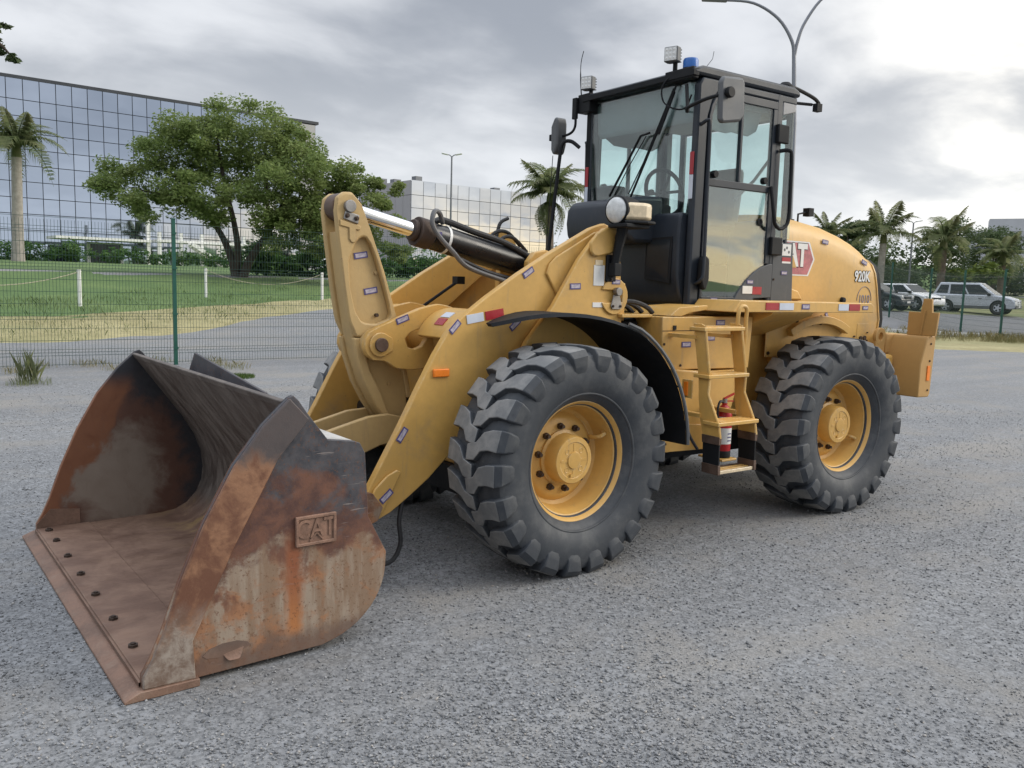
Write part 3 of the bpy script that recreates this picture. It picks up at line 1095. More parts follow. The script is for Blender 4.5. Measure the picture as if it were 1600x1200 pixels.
MB().box(0.6, 3.0, -1.9, -1.7, -0.2, 1.7).build('doorway', WINDK, por)
MB().box(0.4, 0.6, -1.95, -1.6, -0.2, 1.85).box(3.0, 3.2, -1.95, -1.6, -0.2, 1.85).box(0.4, 3.2, -1.95, -1.6, 1.7, 1.85).build('door_frame', WHT, por)

bB = empty('glass_office_building', (-50.1, -95.3, 2.4), R(4.7), 'silver mirror glass building with grey side wall behind the cylinder', 'building', 'mirror glass office buildings')
MB().box(-25, -0.12, -14, -0.12, -0.5, 12.05).build('core', MULL, bB)
facade(bB, 0.0, -24.2, 0.0, 0.2, [1.68]*6+[1.9], 1.86, MIRB, 5, tilt=0.0028)
facade(bB, -13.6, -0.1, 0.0, 0.2, [3.36]*3+[1.9], 1.95, CLAD, 6, axis='y', tilt=0.0, name='cladding_panel')
for x, y, w, h in ((-1.6, -1.2, 1.0, 0.75), (-2.2, -7.5, 1.1, 0.9), (-2.0, -10.5, 0.8, 1.2), (-15, -1.5, 1.0, 0.5)):
    MB().box(x-w/2, x+w/2, y-w/2, y+w/2, 12.05, 12.05+h).build('roof_unit', GALV, bB)

tw = empty('apartment_tower', (-266.5, -117.5, 2.5), R(28), 'pale white apartment tower far behind the right hand palms', 'building')
MB().box(-12, 13, -16, 0, -2, 17.6).build('wall', TOWERW, tw)
MB().box(-3, 6.5, -10, -1, 17.6, 21.6).build('roof_house', TOWERW, tw)
wm = MB().box(-0.75, 0.75, -0.2, 0.05, -0.6, 0.6).mesh('window', WINDK, 0)
for ix in range(8):
    for iz in range(6):
        obj('window', wm, tw, loc=(-10.2+ix*3.1, 0.0, 1.5+iz*2.8))
wm2 = MB().box(-0.05, 0.2, -0.75, 0.75, -0.6, 0.6).mesh('window', WINDK, 0)
for ix in range(4):
    for iz in range(6):
        obj('window', wm2, tw, loc=(13.0, -2.4-ix*3.6, 1.5+iz*2.8))
for ix in (0, 4):
    for iz in range(6):
        MB().box(-11+ix*3.1, -8+ix*3.1, 0, 1.1, 0.6+iz*2.8, 1.5+iz*2.8).build('balcony', TOWERW, tw)

hd = empty('red_hoarding', (-78, -28.2, 1.1), R(62), 'dark red boarded wall behind the fence at the right edge', 'wall')
MB().box(-3.4, 3.4, -0.05, 0.05, 0.7, 3.0).build('board', REDB, hd)
for x in (-3.2, 0, 3.2):
    MB().box(x-0.06, x+0.06, -0.15, -0.05, -0.2, 3.1).build('post', GALV, hd)

# ------------------------------------------------------------------ trees
def leaf_arrays(rng, lobes, per, size, clump=0.36):
    """diamond leaves gathered in clumps through ellipsoid lobes: (x,y,z,rx,ry,rz,weight)"""
    out = []
    for (x, y, z, rx, ry, rz, wt) in lobes:
        nc = max(6, int(26*wt))
        dirs = rng.normal(size=(nc, 3))
        dirs /= np.linalg.norm(dirs, axis=1)[:, None]
        rad = rng.random(nc)**0.42
        cc = np.array([x, y, z])+dirs*rad[:, None]*np.array([rx, ry, rz])
        n = int(per*wt)
        idx = rng.integers(0, nc, n)
        sig = clump*min(rx, rz)*(0.6+0.8*rng.random(nc))
        g = rng.normal(size=(n, 3))
        g /= np.maximum(1e-6, np.linalg.norm(g, axis=1))[:, None]
        g *= (rng.random(n)**0.5)[:, None]*1.25
        g[:, 2] *= 0.62
        P = cc[idx]+g*sig[idx][:, None]
        a = rng.normal(size=(n, 3)); a[:, 2] *= 0.5
        a /= np.linalg.norm(a, axis=1)[:, None]
        b_ = np.cross(a, rng.normal(size=(n, 3)))
        b_ /= np.linalg.norm(b_, axis=1)[:, None]
        s = size*(0.6+0.8*rng.random(n))[:, None]
        out.append(np.stack([P-a*s, P-b_*s*0.45, P+a*s, P+b_*s*0.45], 1))
    V = np.concatenate(out)
    F = np.arange(len(V)*4).reshape(-1, 4)
    return V, F


def tree(name, base, label, lobes, per, size, mat, stems, group=None, bark=BARK, seed=1, cat='tree'):
    """lobes and stems in coordinates relative to the base"""
    rng = np.random.default_rng(seed)
    root = empty(name, base, 0, label, cat, group)
    mb = MB()
    for path, r0, r1 in stems:
        P = spline(path, 5)
        n = len(P)
        mb.tube(P, [r0+(r1-r0)*i/(n-1) for i in range(n)], 8)
    if stems:
        mb.build('trunk', bark, root)
    V, F = leaf_arrays(rng, lobes, per, size)
    obj('crown', soup('crown', V, F, mat), root)
    return root


LX, LY = -0.82, 0.572          # across the view
DX, DY = -0.572, -0.82         # away from the camera


def lob(l, dd, z, r, w, rz=None):
    return (LX*l+DX*dd, LY*l+DY*dd, z, r, r, rz or r*0.8, w)


def lp(l, dd, z):
    return (LX*l+DX*dd, LY*l+DY*dd, z)


tb = (-8.05, -31.92, tz(0, -31.92))
lobes = [lob(1.3, .3, 5.9, 1.9, 1.2), lob(-.9, -.5, 5.9, 1.9, 1.2), lob(-2.9, .4, 4.7, 1.9, 1.1), lob(-4.7, 0, 3.5, 1.5, .8),
         lob(3.3, -.4, 4.5, 1.8, 1.1), lob(4.8, .3, 3.9, 1.25, .6), lob(2.0, -1.4, 3.2, 1.7, 1.0), lob(4.3, -.5, 2.4, 1.3, .7),
         lob(5.9, .2, 2.8, 1.1, .5), lob(6.9, 0, 1.4, .9, .4), lob(5.6, -.6, 1.2, .9, .4), lob(6.2, .4, 4.0, .8, .25), lob(-.7, -1.5, 3.2, 1.5, .8), lob(2.6, -1.2, 1.9, 1.2, .6), lob(4.4, -.9, 1.3, 1.1, .55), lob(3.4, .6, 2.6, 1.4, .7), lob(.4, 1.5, 4.6, 1.9, 1.0), lob(-2.6, -1.2, 3.0, 1.3, .6)]
stems = [([lp(.1, 0, -.2), lp(-.1, 0, .8), lp(-.7, .1, 2.0), lp(-1.9, .2, 3.6), lp(-3.2, .2, 4.6)], .20, .05),
         ([lp(.0, .1, -.2), lp(.2, 0, .9), lp(.05, 0, 2.2), lp(-.3, -.2, 4.0), lp(-.6, -.2, 5.9)], .19, .05),
         ([lp(.35, 0, -.2), lp(.7, 0, .7), lp(1.5, 0, 1.9), lp(2.1, -.1, 3.0), lp(3.1, -.2, 4.4)], .22, .05),
         ([lp(1.4, 0, 1.8), lp(1.4, .2, 3.0), lp(1.3, .3, 5.6)], .12, .04),
         ([lp(2.0, 0, 2.8), lp(3.2, 0, 3.2), lp(4.6, .2, 3.7), lp(5.7, .2, 2.9)], .09, .02),
         ([lp(-1.0, .1, 2.6), lp(-2.6, -.3, 3.2), lp(-4.4, 0, 3.6)], .09, .02)]
tree('broad_tree', tb, 'broad leafy green tree with dark leaning trunks on the lawn', lobes, 7000, 0.074, LEAF, stems, seed=3)

# branch of a tree that stands outside the picture at the left
tb2 = (7.6, -14.2, 0.1)
tree('overhanging_tree', tb2, 'leafy branch of a tree reaching in at the top left corner', [(-5.75, 2.3, 5.28, .34, .34, .2, .45), (-6.08, 2.15, 5.02, .2, .2, .12, .3), (-6.0, 2.2, 5.45, .16, .16, .1, .15), (-4.6, 2.5, 5.7, .8, .6, .5, .8), (-2.5, 1.5, 6.2, 1.6, 1.4, 1, 1.4), (0, 0, 6.6, 2.2, 2.2, 1.6, 2)], 900, 0.05, LEAFD,
     [([(0, 0, -.2), (0, .1, 2.2), (-.2, .2, 4.2), (0, 0, 6.2)], .2, .06), ([(-.2, .2, 3.8), (-2, 1.2, 5.2), (-4.2, 2.2, 5.6), (-5.6, 2.4, 5.3), (-6.1, 2.2, 5.0)], .11, .012)], seed=8)


def shrubs(name, line, label, mat, per, size, r, h, seed, cat='hedge', kind=None):
    rng = np.random.default_rng(seed)
    lobes = []
    x0, y0 = line[0]
    for (ax, ay), (bx, by) in zip(line[:-1], line[1:]):
        n = max(1, int(math.hypot(bx-ax, by-ay)/(r*0.9)))
        for k in range(n):
            t = (k+rng.random()*0.6)/n
            x, y = ax+(bx-ax)*t, ay+(by-ay)*t
            hh = h*(0.75+0.5*rng.random())
            lobes.append((x-x0, y-y0, tz(x, y)-tz(x0, y0)+hh*0.5, r, r*0.8, hh*0.55, 0.5+0.5*rng.random()))
    root = empty(name, (x0, y0, tz(x0, y0)), 0, label, cat)
    V, F = leaf_arrays(rng, lobes, per, size, 0.5)
    obj('leaves', soup('leaves', V, F, mat), root)
    st_ = MB()
    for lo in lobes[::2]:
        st_.tube([(lo[0], lo[1], lo[2]-h*0.8), (lo[0]+.05, lo[1], lo[2]), (lo[0]+.1, lo[1]+.1, lo[2]+h*.3)], [.03, .02, .01], 5)
    st_.build('stems', BARK, root)
    if kind:
        root['kind'] = kind
    return root


shrubs('clipped_hedge', [(6, -66), (-2, -62.5), (-6.5, -60)], 'low clipped green hedge behind the lawn at the far left', LEAFH, 700, .10, .9, 1.3, 21)
shrubs('low_shrubs', [(-7, -59.5), (-13, -55.5), (-17, -52)], 'loose low green shrubs in front of the white porch', LEAFH, 520, .11, .9, 1.0, 22)
shrubs('broad_leaf_bushes', [(-9.2, -33.2), (-11.2, -33.6), (-13.4, -33.0)], 'dark green bushes beside the tree trunks on the lawn', LEAFH, 1100, .13, .75, 1.25, 23)
shrubs('green_bush_bank', [(-15.5, -36.5), (-20, -36), (-26, -38)], 'green bushes behind the lift arms below the glass building', LEAFH, 800, .12, 1.0, 1.5, 24)


# palms: shared frond meshes
def frond_mesh(seed, L, droop, wid):
    rng = random.Random(seed)
    mb = MB()
    n = 22
    P = []
    for i in range(n+1):
        t = i/n
        P.append(Vector((L*(t-0.18*t*t*droop), 0, L*(0.42*t-droop*0.72*t*t))))
    mb.tube([P[i] for i in range(0, n+1, 2)], [0.035*(1-0.85*i/n) for i in range(0, n+1, 2)], 5)
    for i in range(2, n):
        t = i/n
        d = (P[i+1]-P[i-1]).normalized()
        for s_ in (-1, 1):
            for rep in range(2):
                ll = wid*(math.sin(PI*min(1, t*1.05))**0.6)*(0.75+0.4*rng.random())
                p = P[i]+d*(rep*0.5*L/n)
                side = Vector((0.25, s_, 0)).normalized()
                mid = p+side*ll*0.55+Vector((0, 0, ll*(0.06-0.1*rng.random())))
                tip = p+side*ll*(0.80+0.1*rng.random())+Vector((0.1*ll, 0, -ll*(0.30+0.45*rng.random())))
                w = 0.020
                mb.add([p-d*w, mid-d*w*1.2, tip, mid+d*w*1.2, p+d*w], [(0, 1, 2, 3, 4)])
    me = mb.mesh('frond', FROND, smooth=0)
    return me


FRM = [frond_mesh(1, 2.5, 0.7, .62), frond_mesh(2, 2.5, 1.15, .62), frond_mesh(3, 2.3, 0.35, .55), frond_mesh(4, 2.6, 1.5, .66)]


def palm(x, y, h, sc, label, seed, r=0.16, trunk=PALMT, skirt=0, n=16):
    rng = random.Random(seed)
    z0 = tz(x, y)
    root = empty('palm_tree', (x, y, z0), 0, label, 'palm', 'palm trees')
    rs = [r*1.35, r*1.1, r, r*0.95, r*0.9]
    lean = rng.uniform(-.2, .2)
    MB().tube([(0, 0, -.3), (lean*.2, 0, h*.15), (lean*.5, 0, h*.5), (lean*.8, 0, h*.8), (lean, 0, h)], rs, 12).build('trunk', trunk, root)
    MB().tube([(lean, 0, h-.05), (lean, 0, h+.35*sc), (lean, 0, h+.75*sc)], [r*0.95, r*0.85, r*0.35], 10).build('crownshaft', FROND, root)
    for k in range(n):
        el = 1.0-1.25*(k/(n-1))
        fo = obj('frond', FRM[(0 if k > n*0.6 else 2) if rng.random() < .6 else (1 if k < n*.7 else 3)], root)
        fo.location = (lean, 0, h+0.55*sc)
        fo.rotation_euler = (rng.gauss(0, .12), -el*0.95, k*2.39996+rng.uniform(-.25, .25))
        s_ = sc*rng.uniform(.85, 1.1)
        fo.scale = (s_, s_, s_)
    for k in range(skirt):
        fo = obj('frond', FRM[3], root)
        fo.location = (lean, 0, h+0.2*sc)
        fo.rotation_euler = (rng.gauss(0, .12), 0.55+rng.random()*.35, k*2.1+rng.uniform(-.3, .3))
        fo.scale = (sc*.7,)*3
    return root


palm(-1.9, -53.8, 6.1, 1.25, 'tall palm with pale smooth trunk before the blue glass block at the left', 1, r=.30, n=17)
palm(-31.0, -39.9, 4.9, 1.42, 'drooping palm just left of the cab', 2, r=.26, trunk=PALMD, skirt=7, n=20)
palm(-51.7, -33.9, 3.7, .92, 'palm just right of the cab behind the yellow hood', 3, r=.2, n=14)
palm(-51.4, -29.2, 3.7, 1.18, 'palm with pale trunk rising right behind the hood end', 4, r=.24, n=16)
palm(-54.9, -26.8, 3.6, 1.18, 'palm with brown skirted trunk above the silver car', 5, r=.26, trunk=PALMD, skirt=3, n=13)
palm(-60.2, -25.3, 2.9, 1.05, 'palm at the right edge in front of the white tower', 6, r=.24, trunk=PALMD, skirt=2, n=13)

# trees behind the car park, then the dark wood that closes the view
rg = random.Random(31)
bt = [(-62, -40, 5.2, 2.4, 'dark round tree left of the lamp post behind the palms'), (-57, -35.2, 5.0, 1.5, 'thin airy tree beside the palm right of the cab'), (-70, -35, 5.6, 2.6, 'dark tree between the two middle palms'), (-76, -33.5, 5.2, 2.6, 'dark tree behind the skirted palm'),
      (-82, -27, 4.6, 2.4, 'dark green tree at the right edge below the tower')]
for i, (x, y, h, r, lb) in enumerate(bt):
    lo = [(rg.uniform(-r, r)*.7, rg.uniform(-r, r)*.7, h*rg.uniform(.55, 1.0), r*.62, r*.62, r*.5, .7) for _ in range(7)]
    tree('background_tree', (x, y, tz(x, y)), lb, lo, 1300, .12, LEAFD, [([(0, 0, -.2), (.1, 0, h*.4), (-.1, .1, h*.85)], .16, .05), ([(0, 0, h*.35), (.8, .2, h*.6), (1.2, .3, h*.85)], .09, .03)], 'trees behind the parked cars', seed=40+i)
tree('yellow_green_shrub', (-56.5, -24.8, tz(0, -24.8)), 'bright yellow green bush above the silver car', [(0, 0, 2.3, 1.5, 1.5, .9, 1.2), (1.2, -.8, 1.6, 1.2, 1.2, .9, 1)], 900, .16, LEAFY, [([(0, 0, -.2), (0, 0, 1.6)], .08, .04)], seed=51, cat='shrub')
tree('low_bright_bush', (-62, -21.8, tz(0, -21.8)), 'low light green bush right of the silver car', [(0, 0, .7, 1.6, 1.2, .7, 1.2), (1.9, 1, .6, 1.4, 1.2, .6, 1)], 900, .13, LEAFY, [([(0, 0, -.2), (0, 0, .7)], .05, .02)], seed=52, cat='shrub')
wl = []
rw = random.Random(77)
for k in range(70):
    t = k/69
    x, y = -45-58*t+rw.uniform(-3, 3), -52+40*t+rw.uniform(-4, 4)
    x, y = x-6, y-6
    hh = rw.uniform(2.6, 4.6)
    wl.append((x, y, tz(x, y)+hh*.5, 2.4, 2.4, hh*.55, 1.0))
V, F = leaf_arrays(np.random.default_rng(78), wl, 1100, .17, .5)
o = obj('far_wood', soup('far_wood', V, F, LEAFD))
tag(o, 'dark green wood closing the view behind the parked cars', 'wood', kind='stuff')

# ------------------------------------------------------------------ lamps
def lamp_post(x, y, h, label, twin=True, name='street_lamp'):
    root = empty(name, (x, y, tz(x, y)), 0, label, 'street lamp', 'street lamps')
    MB().cyl((0, 0, -.2), (0, 0, h), .09, .055, 10).build('pole', GALV, root)
    MB().cyl((0, 0, -.05), (0, 0, .12), .16, .16, 10).build('base_plate', GALV, root)
    for s_ in (-1, 1):
        m_ = MB().tube([(0, 0, h-.05), (LX*.15*s_, LY*.15*s_, h+.08), (LX*.3*s_, LY*.3*s_, h+.12)], .035, 6)
        a_ = m_.build('arm', GALV, root)
        p0 = Vector((LX*.25*s_, LY*.25*s_, h+.11))
        p1 = Vector((LX*.72*s_, LY*.72*s_, h+.20))
        MB().bar(p0, p1, .26, .10).build('lamp_head', WHT, a_, bevel=.03)
    return root


lamp_post(-28.3, -48.2, 8.4, 'slim lamp post with twin heads in front of the silver glass building')
lamp_post(-66.5, -35.9, 5.9, 'slim lamp post between the palms at the right')
dl = empty('double_arm_lamp', (-18.4, -11.65, 0), 0, 'tall curved double arm lamp post behind the cab', 'street lamp', 'street lamps')
MB().tube([(0, 0, -.1), (0, 0, 3), (-.1, -.15, 6.5), (-.22, -.4, 8.5)], [.10, .085, .07, .06], 12).build('pole', GALV, dl)
for sgn, ex in ((1, [(-.22, -.4, 8.4), (-.15, -.45, 8.9), (.15, -.75, 9.55), (.75, -1.2, 9.98), (1.45, -1.72, 10.05)]), (-1, [(-.22, -.4, 8.4), (-.3, -.37, 8.9), (-.52, -.3, 9.5), (-1.0, -.02, 10.25), (-1.9, .4, 10.7)])):
    a_ = MB().tube(spline(ex, 5), [.055-.02*i/20 for i in range(21)], 10).build('arm', GALV, dl)
    e = Vector(ex[-1])
    dv = (e-Vector(ex[-2])).normalized()
    dv.z *= .3
    MB().bar(e-dv*.1, e+dv*.65, .22, .09).build('lamp_head', GALV, a_, bevel=.03)

# ------------------------------------------------------------------ parked cars
def car_wheel(root, x, y, r=.33):
    s_ = 1 if y > 0 else -1
    t_ = MB().lathe([(r*.62, -.09), (r*.95, -.1), (r, -.07), (r, .07), (r*.95, .1), (r*.62, .09)], (0, 0, 0), (0, s_, 0), 20, closed=True).build('wheel', HOSE, root, loc=(x, y, r))
    rim = MB().lathe([(r*.64, .085), (r*.58, .06), (r*.50, .04)], (0, 0, 0), (0, s_, 0), 20)
    for k in range(5):
        a = 2*PI*k/5
        rim.bar((0, .078*s_, 0), (math.cos(a)*r*.62, .078*s_, math.sin(a)*r*.62), r*.24, .03, upv=(0, 1, 0))
    rim.cyl((0, .02*s_, 0), (0, .098*s_, 0), r*.16, n=10)
    rim.lathe([(0.001, .058), (r*.64, .058)], (0, 0, 0), (0, s_, 0), 16, mi=1)
    rim.build('rim', [GALV if False else CARS, BLK], t_)
    return t_


def car(loc, rz, paintm, label, L, Wd, H, prof, gh, belt, clad=None, rails=False, wb=2.6, fx=0.0):
    """prof: lower body side profile; gh: greenhouse (rear bottom, rear top, front top, front bottom) x values"""
    root = empty('parked_car', loc, rz, label, 'car', 'cars parked beyond the fence')
    hw = Wd/2
    bd = MB()
    n = len(prof)
    # body in five slices so that the sides curve
    ys = [(-hw*.93, .97), (-hw, 1.0), (0, 1.015), (hw, 1.0), (hw*.93, .97)]
    ys = [(-hw, .985), (-hw*.86, 1.0), (0, 1.02), (hw*.86, 1.0), (hw, .985)]
    vs = []
    zc_ = .55
    for yy, k in ys:
        for (x, z) in prof:
            vs.append((x*k, yy, zc_+(z-zc_)*(k if abs(yy) == hw else 1.0)))
    fs = [tuple(range(n)), tuple(range(5*n-1, 4*n-1, -1))]
    for a in range(4):
        for i in range(n):
            j = (i+1) % n
            fs.append((a*n+i, a*n+j, (a+1)*n+j, (a+1)*n+i))
    bd.add(vs, fs)
    bd.build('body', paintm, root, bevel=.05)
    xb0, xt0, xt1, xb1 = gh
    zb, zt = belt, H
    yb, yt = hw*.93, hw*.73
    gb = MB()
    q = [(xb0, -yb, zb), (xb1, -yb, zb), (xb1, yb, zb), (xb0, yb, zb), (xt0, -yt, zt), (xt1, -yt, zt), (xt1, yt, zt), (xt0, yt, zt)]
    gb.add(q, [(0, 3, 2, 1), (4, 5, 6, 7), (0, 1, 5, 4), (1, 2, 6, 5), (2, 3, 7, 6), (3, 0, 4, 7)])
    ro = gb.build('roof', paintm, root, bevel=.06)

    def side(s_, f0, f1, z0f, z1f, nm='side_window'):
        def P(f, zf, o_=.012):
            xl = xb0+(xt0-xb0)*zf
            xr = xb1+(xt1-xb1)*zf
            return (xl+(xr-xl)*f, s_*(yb+(yt-yb)*zf+o_), zb+(zt-zb)*zf)
        a, b_, c, d_ = P(f0, z0f), P(f1, z0f), P(f1, z1f), P(f0, z1f)
        w_ = MB()
        inn = [P(f0, z0f, -.02), P(f1, z0f, -.02), P(f1, z1f, -.02), P(f0, z1f, -.02)]
        w_.add([a, b_, c, d_]+inn, [(0, 1, 2, 3), (4, 7, 6, 5), (0, 4, 5, 1), (1, 5, 6, 2), (2, 6, 7, 3), (3, 7, 4, 0)])
        w_.build(nm, CARG, ro, smooth=0)
    for s_ in (-1, 1):
        side(s_, .05, .24, .12, .80)
        side(s_, .28, .56, .06, .84)
        side(s_, .59, .93, .06, .84)
    for x0, x1, nm in ((xb1, xt1, 'windscreen'), (xb0, xt0, 'rear_window')):
        dn = Vector((zt-zb, 0, -(x1-x0))).normalized()
        if nm == 'rear_window':
            dn = -dn if dn.x > 0 else dn
        o_ = dn*.012
        def Q(f, s_):
            return Vector((x0+(x1-x0)*f, s_*(yb+(yt-yb)*f)*.88, zb+(zt-zb)*f))
        c4 = [Q(.08, -1), Q(.08, 1), Q(.90, 1), Q(.90, -1)]
        w_ = MB().add([p+o_ for p in c4]+[p-o_*2 for p in c4], [(0, 1, 2, 3), (4, 7, 6, 5), (0, 4, 5, 1), (1, 5, 6, 2), (2, 6, 7, 3), (3, 7, 4, 0)])
        w_.build(nm, CARG, ro, smooth=0)
    xf, xr = prof_front(prof), -prof_front([(-a, c) for a, c in prof])
    for s_ in (-1, 1):
        MB().box(xf-.30, xf-.02, s_*hw*.62, s_*hw*.95, .62, .78).build('headlight', LAMPW, root, bevel=.03)
        MB().box(xr+.02, xr+.16, s_*hw*.68, s_*hw*.96, .72, .98).build('tail_light', REDR, root, bevel=.03)
        MB().box(.75, .92, s_*hw*.98, s_*(hw+.17), belt-.02, belt+.12).build('wing_mirror', BLK if paintm is not CARS else BLK, root, bevel=.03)
        for x in (-wb/2+fx, wb/2+fx):
            MB().lathe([(.30, 0), (.405, 0), (.405, .026), (.30, .026)], (x, s_*(hw-.02), .35), (0, s_, 0), 24, closed=True).build('wheel_arch', BLK, root)
            car_wheel(root, x, s_*(hw-.05))
        for x in (-.25, .62):
            MB().box(x-.3, x-.14, s_*hw*.99, s_*(hw+.012), belt-.2, belt-.16).build('door_handle', clad or BLK, root)
    MB().box(xf-.1, xf+.03, -hw*.9, hw*.9, .30, .50).build('front_bumper', clad or paintm, root, bevel=.03)
    MB().box(xf-.06, xf+.012, -hw*.45, hw*.45, .58, .70).build('grille', BLK, root)
    MB().box(xf-.02, xf+.045, -.2, .2, .38, .48).build('number_plate', PAPER, root)
    if clad:
        for s_ in (-1, 1):
            MB().box(-wb/2+.42+fx, wb/2-.42+fx, s_*(hw-.05), s_*(hw+.01), .25, .42).build('sill', clad, root)
    if rails:
        for s_ in (-1, 1):
            MB().tube([(xt0+.25, s_*yt*.9, zt), (xt0+.35, s_*yt*.9, zt+.07), (xt1-.35, s_*yt*.9, zt+.07), (xt1-.2, s_*yt*.9, zt)], .018, 6).build('roof_rail', BLK, root)
    return root


def prof_front(prof):
    return max(x for x, z in prof)


SUVP = [(-2.08, .30), (-2.16, .55), (-2.12, .98), (-2.0, 1.04), (1.05, 1.02), (1.55, .97), (1.98, .84), (2.14, .66), (2.15, .38), (2.05, .28)]
HATP = [(-1.85, .28), (-1.92, .5), (-1.88, .9), (-1.8, .94), (.78, .94), (1.3, .86), (1.75, .74), (1.88, .58), (1.88, .34), (1.78, .24)]
rzc = math.atan2(LY, LX)
car((-45.75, -19.75, tz(0, -19.75)+.02), R(105), CARS, 'silver sport utility car with roof rails parked behind the green fence', 4.3, 1.8, 1.68, SUVP, (-2.05, -1.72, .28, 1.18), 1.0, clad=GREYP, rails=True)
car((-42.6, -22.0, tz(0, -22.0)+.02), R(84), CARW, 'white hatchback parked between the dark car and the silver one', 3.8, 1.64, 1.42, HATP, (-1.8, -1.5, .2, .95), .92, wb=2.4)
car((-39.2, -21.9, tz(0, -21.9)+.02), R(98), CARB, 'dark blue car half hidden behind the yellow hood', 3.9, 1.64, 1.42, HATP, (-1.8, -1.5, .2, .95), .92, wb=2.4)

# low wooded hills that close the horizon on the side behind the camera
hm = MB()
hv = []
hr_ = random.Random(9)
for i in range(60):
    a = R(60+i*2.6)
    r_ = 420
    h_ = 9+5*math.sin(i*.35)+3*math.sin(i*1.1+1)+hr_.uniform(-.8, .8)
    hv += [(r_*math.cos(a), r_*math.sin(a), -1), ((r_+60)*math.cos(a), (r_+60)*math.sin(a), h_), ((r_+200)*math.cos(a), (r_+200)*math.sin(a), -1)]
hm.add(hv, [(3*i+k, 3*i+3+k, 3*i+4+k, 3*i+1+k) for i in range(59) for k in (0, 1)])
tag(hm.build('hills', LAWN, smooth=60), kind='structure')
# ------------------------------------------------------------------ the wheel loader
LD = empty('wheel_loader', (0, 0, 0), 0, 'yellow wheel loader with rusty bucket and dark cab standing on the gravel', 'wheel loader')


def decal(parent, x, z, y, w, h, ang, mat, name='reflective_strip', t=0.003, front=False):
    """thin plate on a +y face; ang tilts its right end (towards -x) upwards"""
    a = R(ang)
    U = Vector((-math.cos(a), 0, math.sin(a)))*(w/2)
    N = Vector((math.sin(a), 0, math.cos(a)))*(h/2)
    c = Vector((x, y, z))
    q = [c-U-N, c+U-N, c+U+N, c-U+N]
    o_ = Vector((0, t, 0))
    mb = MB().add([p-o_ for p in q]+[p+o_ for p in q], [(0, 3, 2, 1), (4, 5, 6, 7), (0, 1, 5, 4), (1, 2, 6, 5), (2, 3, 7, 6), (3, 0, 4, 7)])
    return mb.build(name, mat, parent, front, smooth=0)


stm = MB().box(-.043, .043, -.001, .0015, -.018, .018, 0).box(-.035, .035, .0, .003, -.011, .011, 1).mesh('marking_sticker', [PURP, LILAC], smooth=0)


def sticker(parent, x, z, y, ang=0, s=1.0):
    o = obj('marking_sticker', stm, parent, loc=(x, y+.001, z))
    o.rotation_euler.y = R(ang)
    o.scale = (s, 1, s)
    return o


def bolt_mesh(r, h):
    return MB().cyl((0, 0, 0), (0, h*.55, 0), r, n=6).cyl((0, 0, 0), (0, h, 0), r*.5, n=8).mesh('bolt', BOLT, smooth=0)


BM = bolt_mesh(.014, .014)
BMS = bolt_mesh(.009, .009)

# ---- wheels
NL = 22


def tyre_mesh():
    mb = MB()
    prof = [(.335, .128), (.350, .150), (.385, .185), (.44, .213), (.485, .223), (.53, .222), (.572, .219), (.606, .205), (.622, .175), (.628, .09), (.629, 0)]
    prof = prof+[(r, -t) for r, t in prof[-2::-1]]
    prof += [(.32, -.12), (.32, .12)]
    mb.lathe(prof, (0, 0, 0), (0, 1, 0), 96, 0, closed=True)
    # a moulded ring on the sidewall
    for s_ in (-1, 1):
        mb.lathe([(.384, s_*.183), (.388, s_*.191), (.398, s_*.196), (.402, s_*.190)], (0, 0, 0), (0, 1, 0), 96, 0)
    secs = [(-.020, .108, (-.030, .660), (-.030, .608)), (-.004, .118, (.045, .662), (.045, .606)), (.052, .124, (.090, .661), (.090, .602)),
            (.070, .132, (.150, .657), (.148, .590)), (.074, .142, (.212, .648), (.185, .575)), (.078, .140, (.234, .612), (.200, .550)), (.081, .120, (.2315, .560), (.212, .520)), (.083, .080, (.225, .525), (.214, .505))]
    for s_ in (-1, 1):
        for k in range(NL):
            th0 = 2*PI*(k+(0.5 if s_ < 0 else 0))/NL
            jit = math.sin(k*7.3+s_)*.006
            vs = []
            for off, wd, (wt, rt_), (wb_, rb) in secs:
                for sg, (w_, r_, ins) in ((-1, (wb_, rb, 0)), (-1, (wt, rt_, .010)), (1, (wt, rt_, .010)), (1, (wb_, rb, 0))):
                    a = th0+(off+jit+sg*(wd/2-ins))/.65
                    vs.append((r_*math.cos(a), s_*w_, r_*math.sin(a)))
            n = len(secs)
            fs, mi = [], []
            for i in range(n-1):
                a = i*4
                fs += [(a, a+1, a+5, a+4), (a+1, a+2, a+6, a+5), (a+2, a+3, a+7, a+6)]
                mi += [0, 1 if i < 4 else 0, 0]
            fs += [(0, 3, 2, 1), (n*4-4, n*4-3, n*4-2, n*4-1)]
            mi += [0, 0]
            o0 = len(mb.f)
            mb.add(vs, fs)
            mb.m[o0:] = mi
    return mb.mesh('tyre', [RUB, RUBT], smooth=28)


def rim_mesh(s_):
    mb = MB()
    mb.lathe([(.325, -.14), (.335, .125), (.349, .133), (.349, .143), (.337, .146), (.328, .138), (.318, .122), (.314, .108), (.306, .104), (.302, .085), (.293, .06), (.287, .02), (.275, -.015), (.255, -.03), (.235, -.012), (.215, 0.0), (.12, 0.0)], (0, 0, 0), (0, s_, 0), 72)
    return mb.mesh('wheel_rim', YEL, smooth=32)


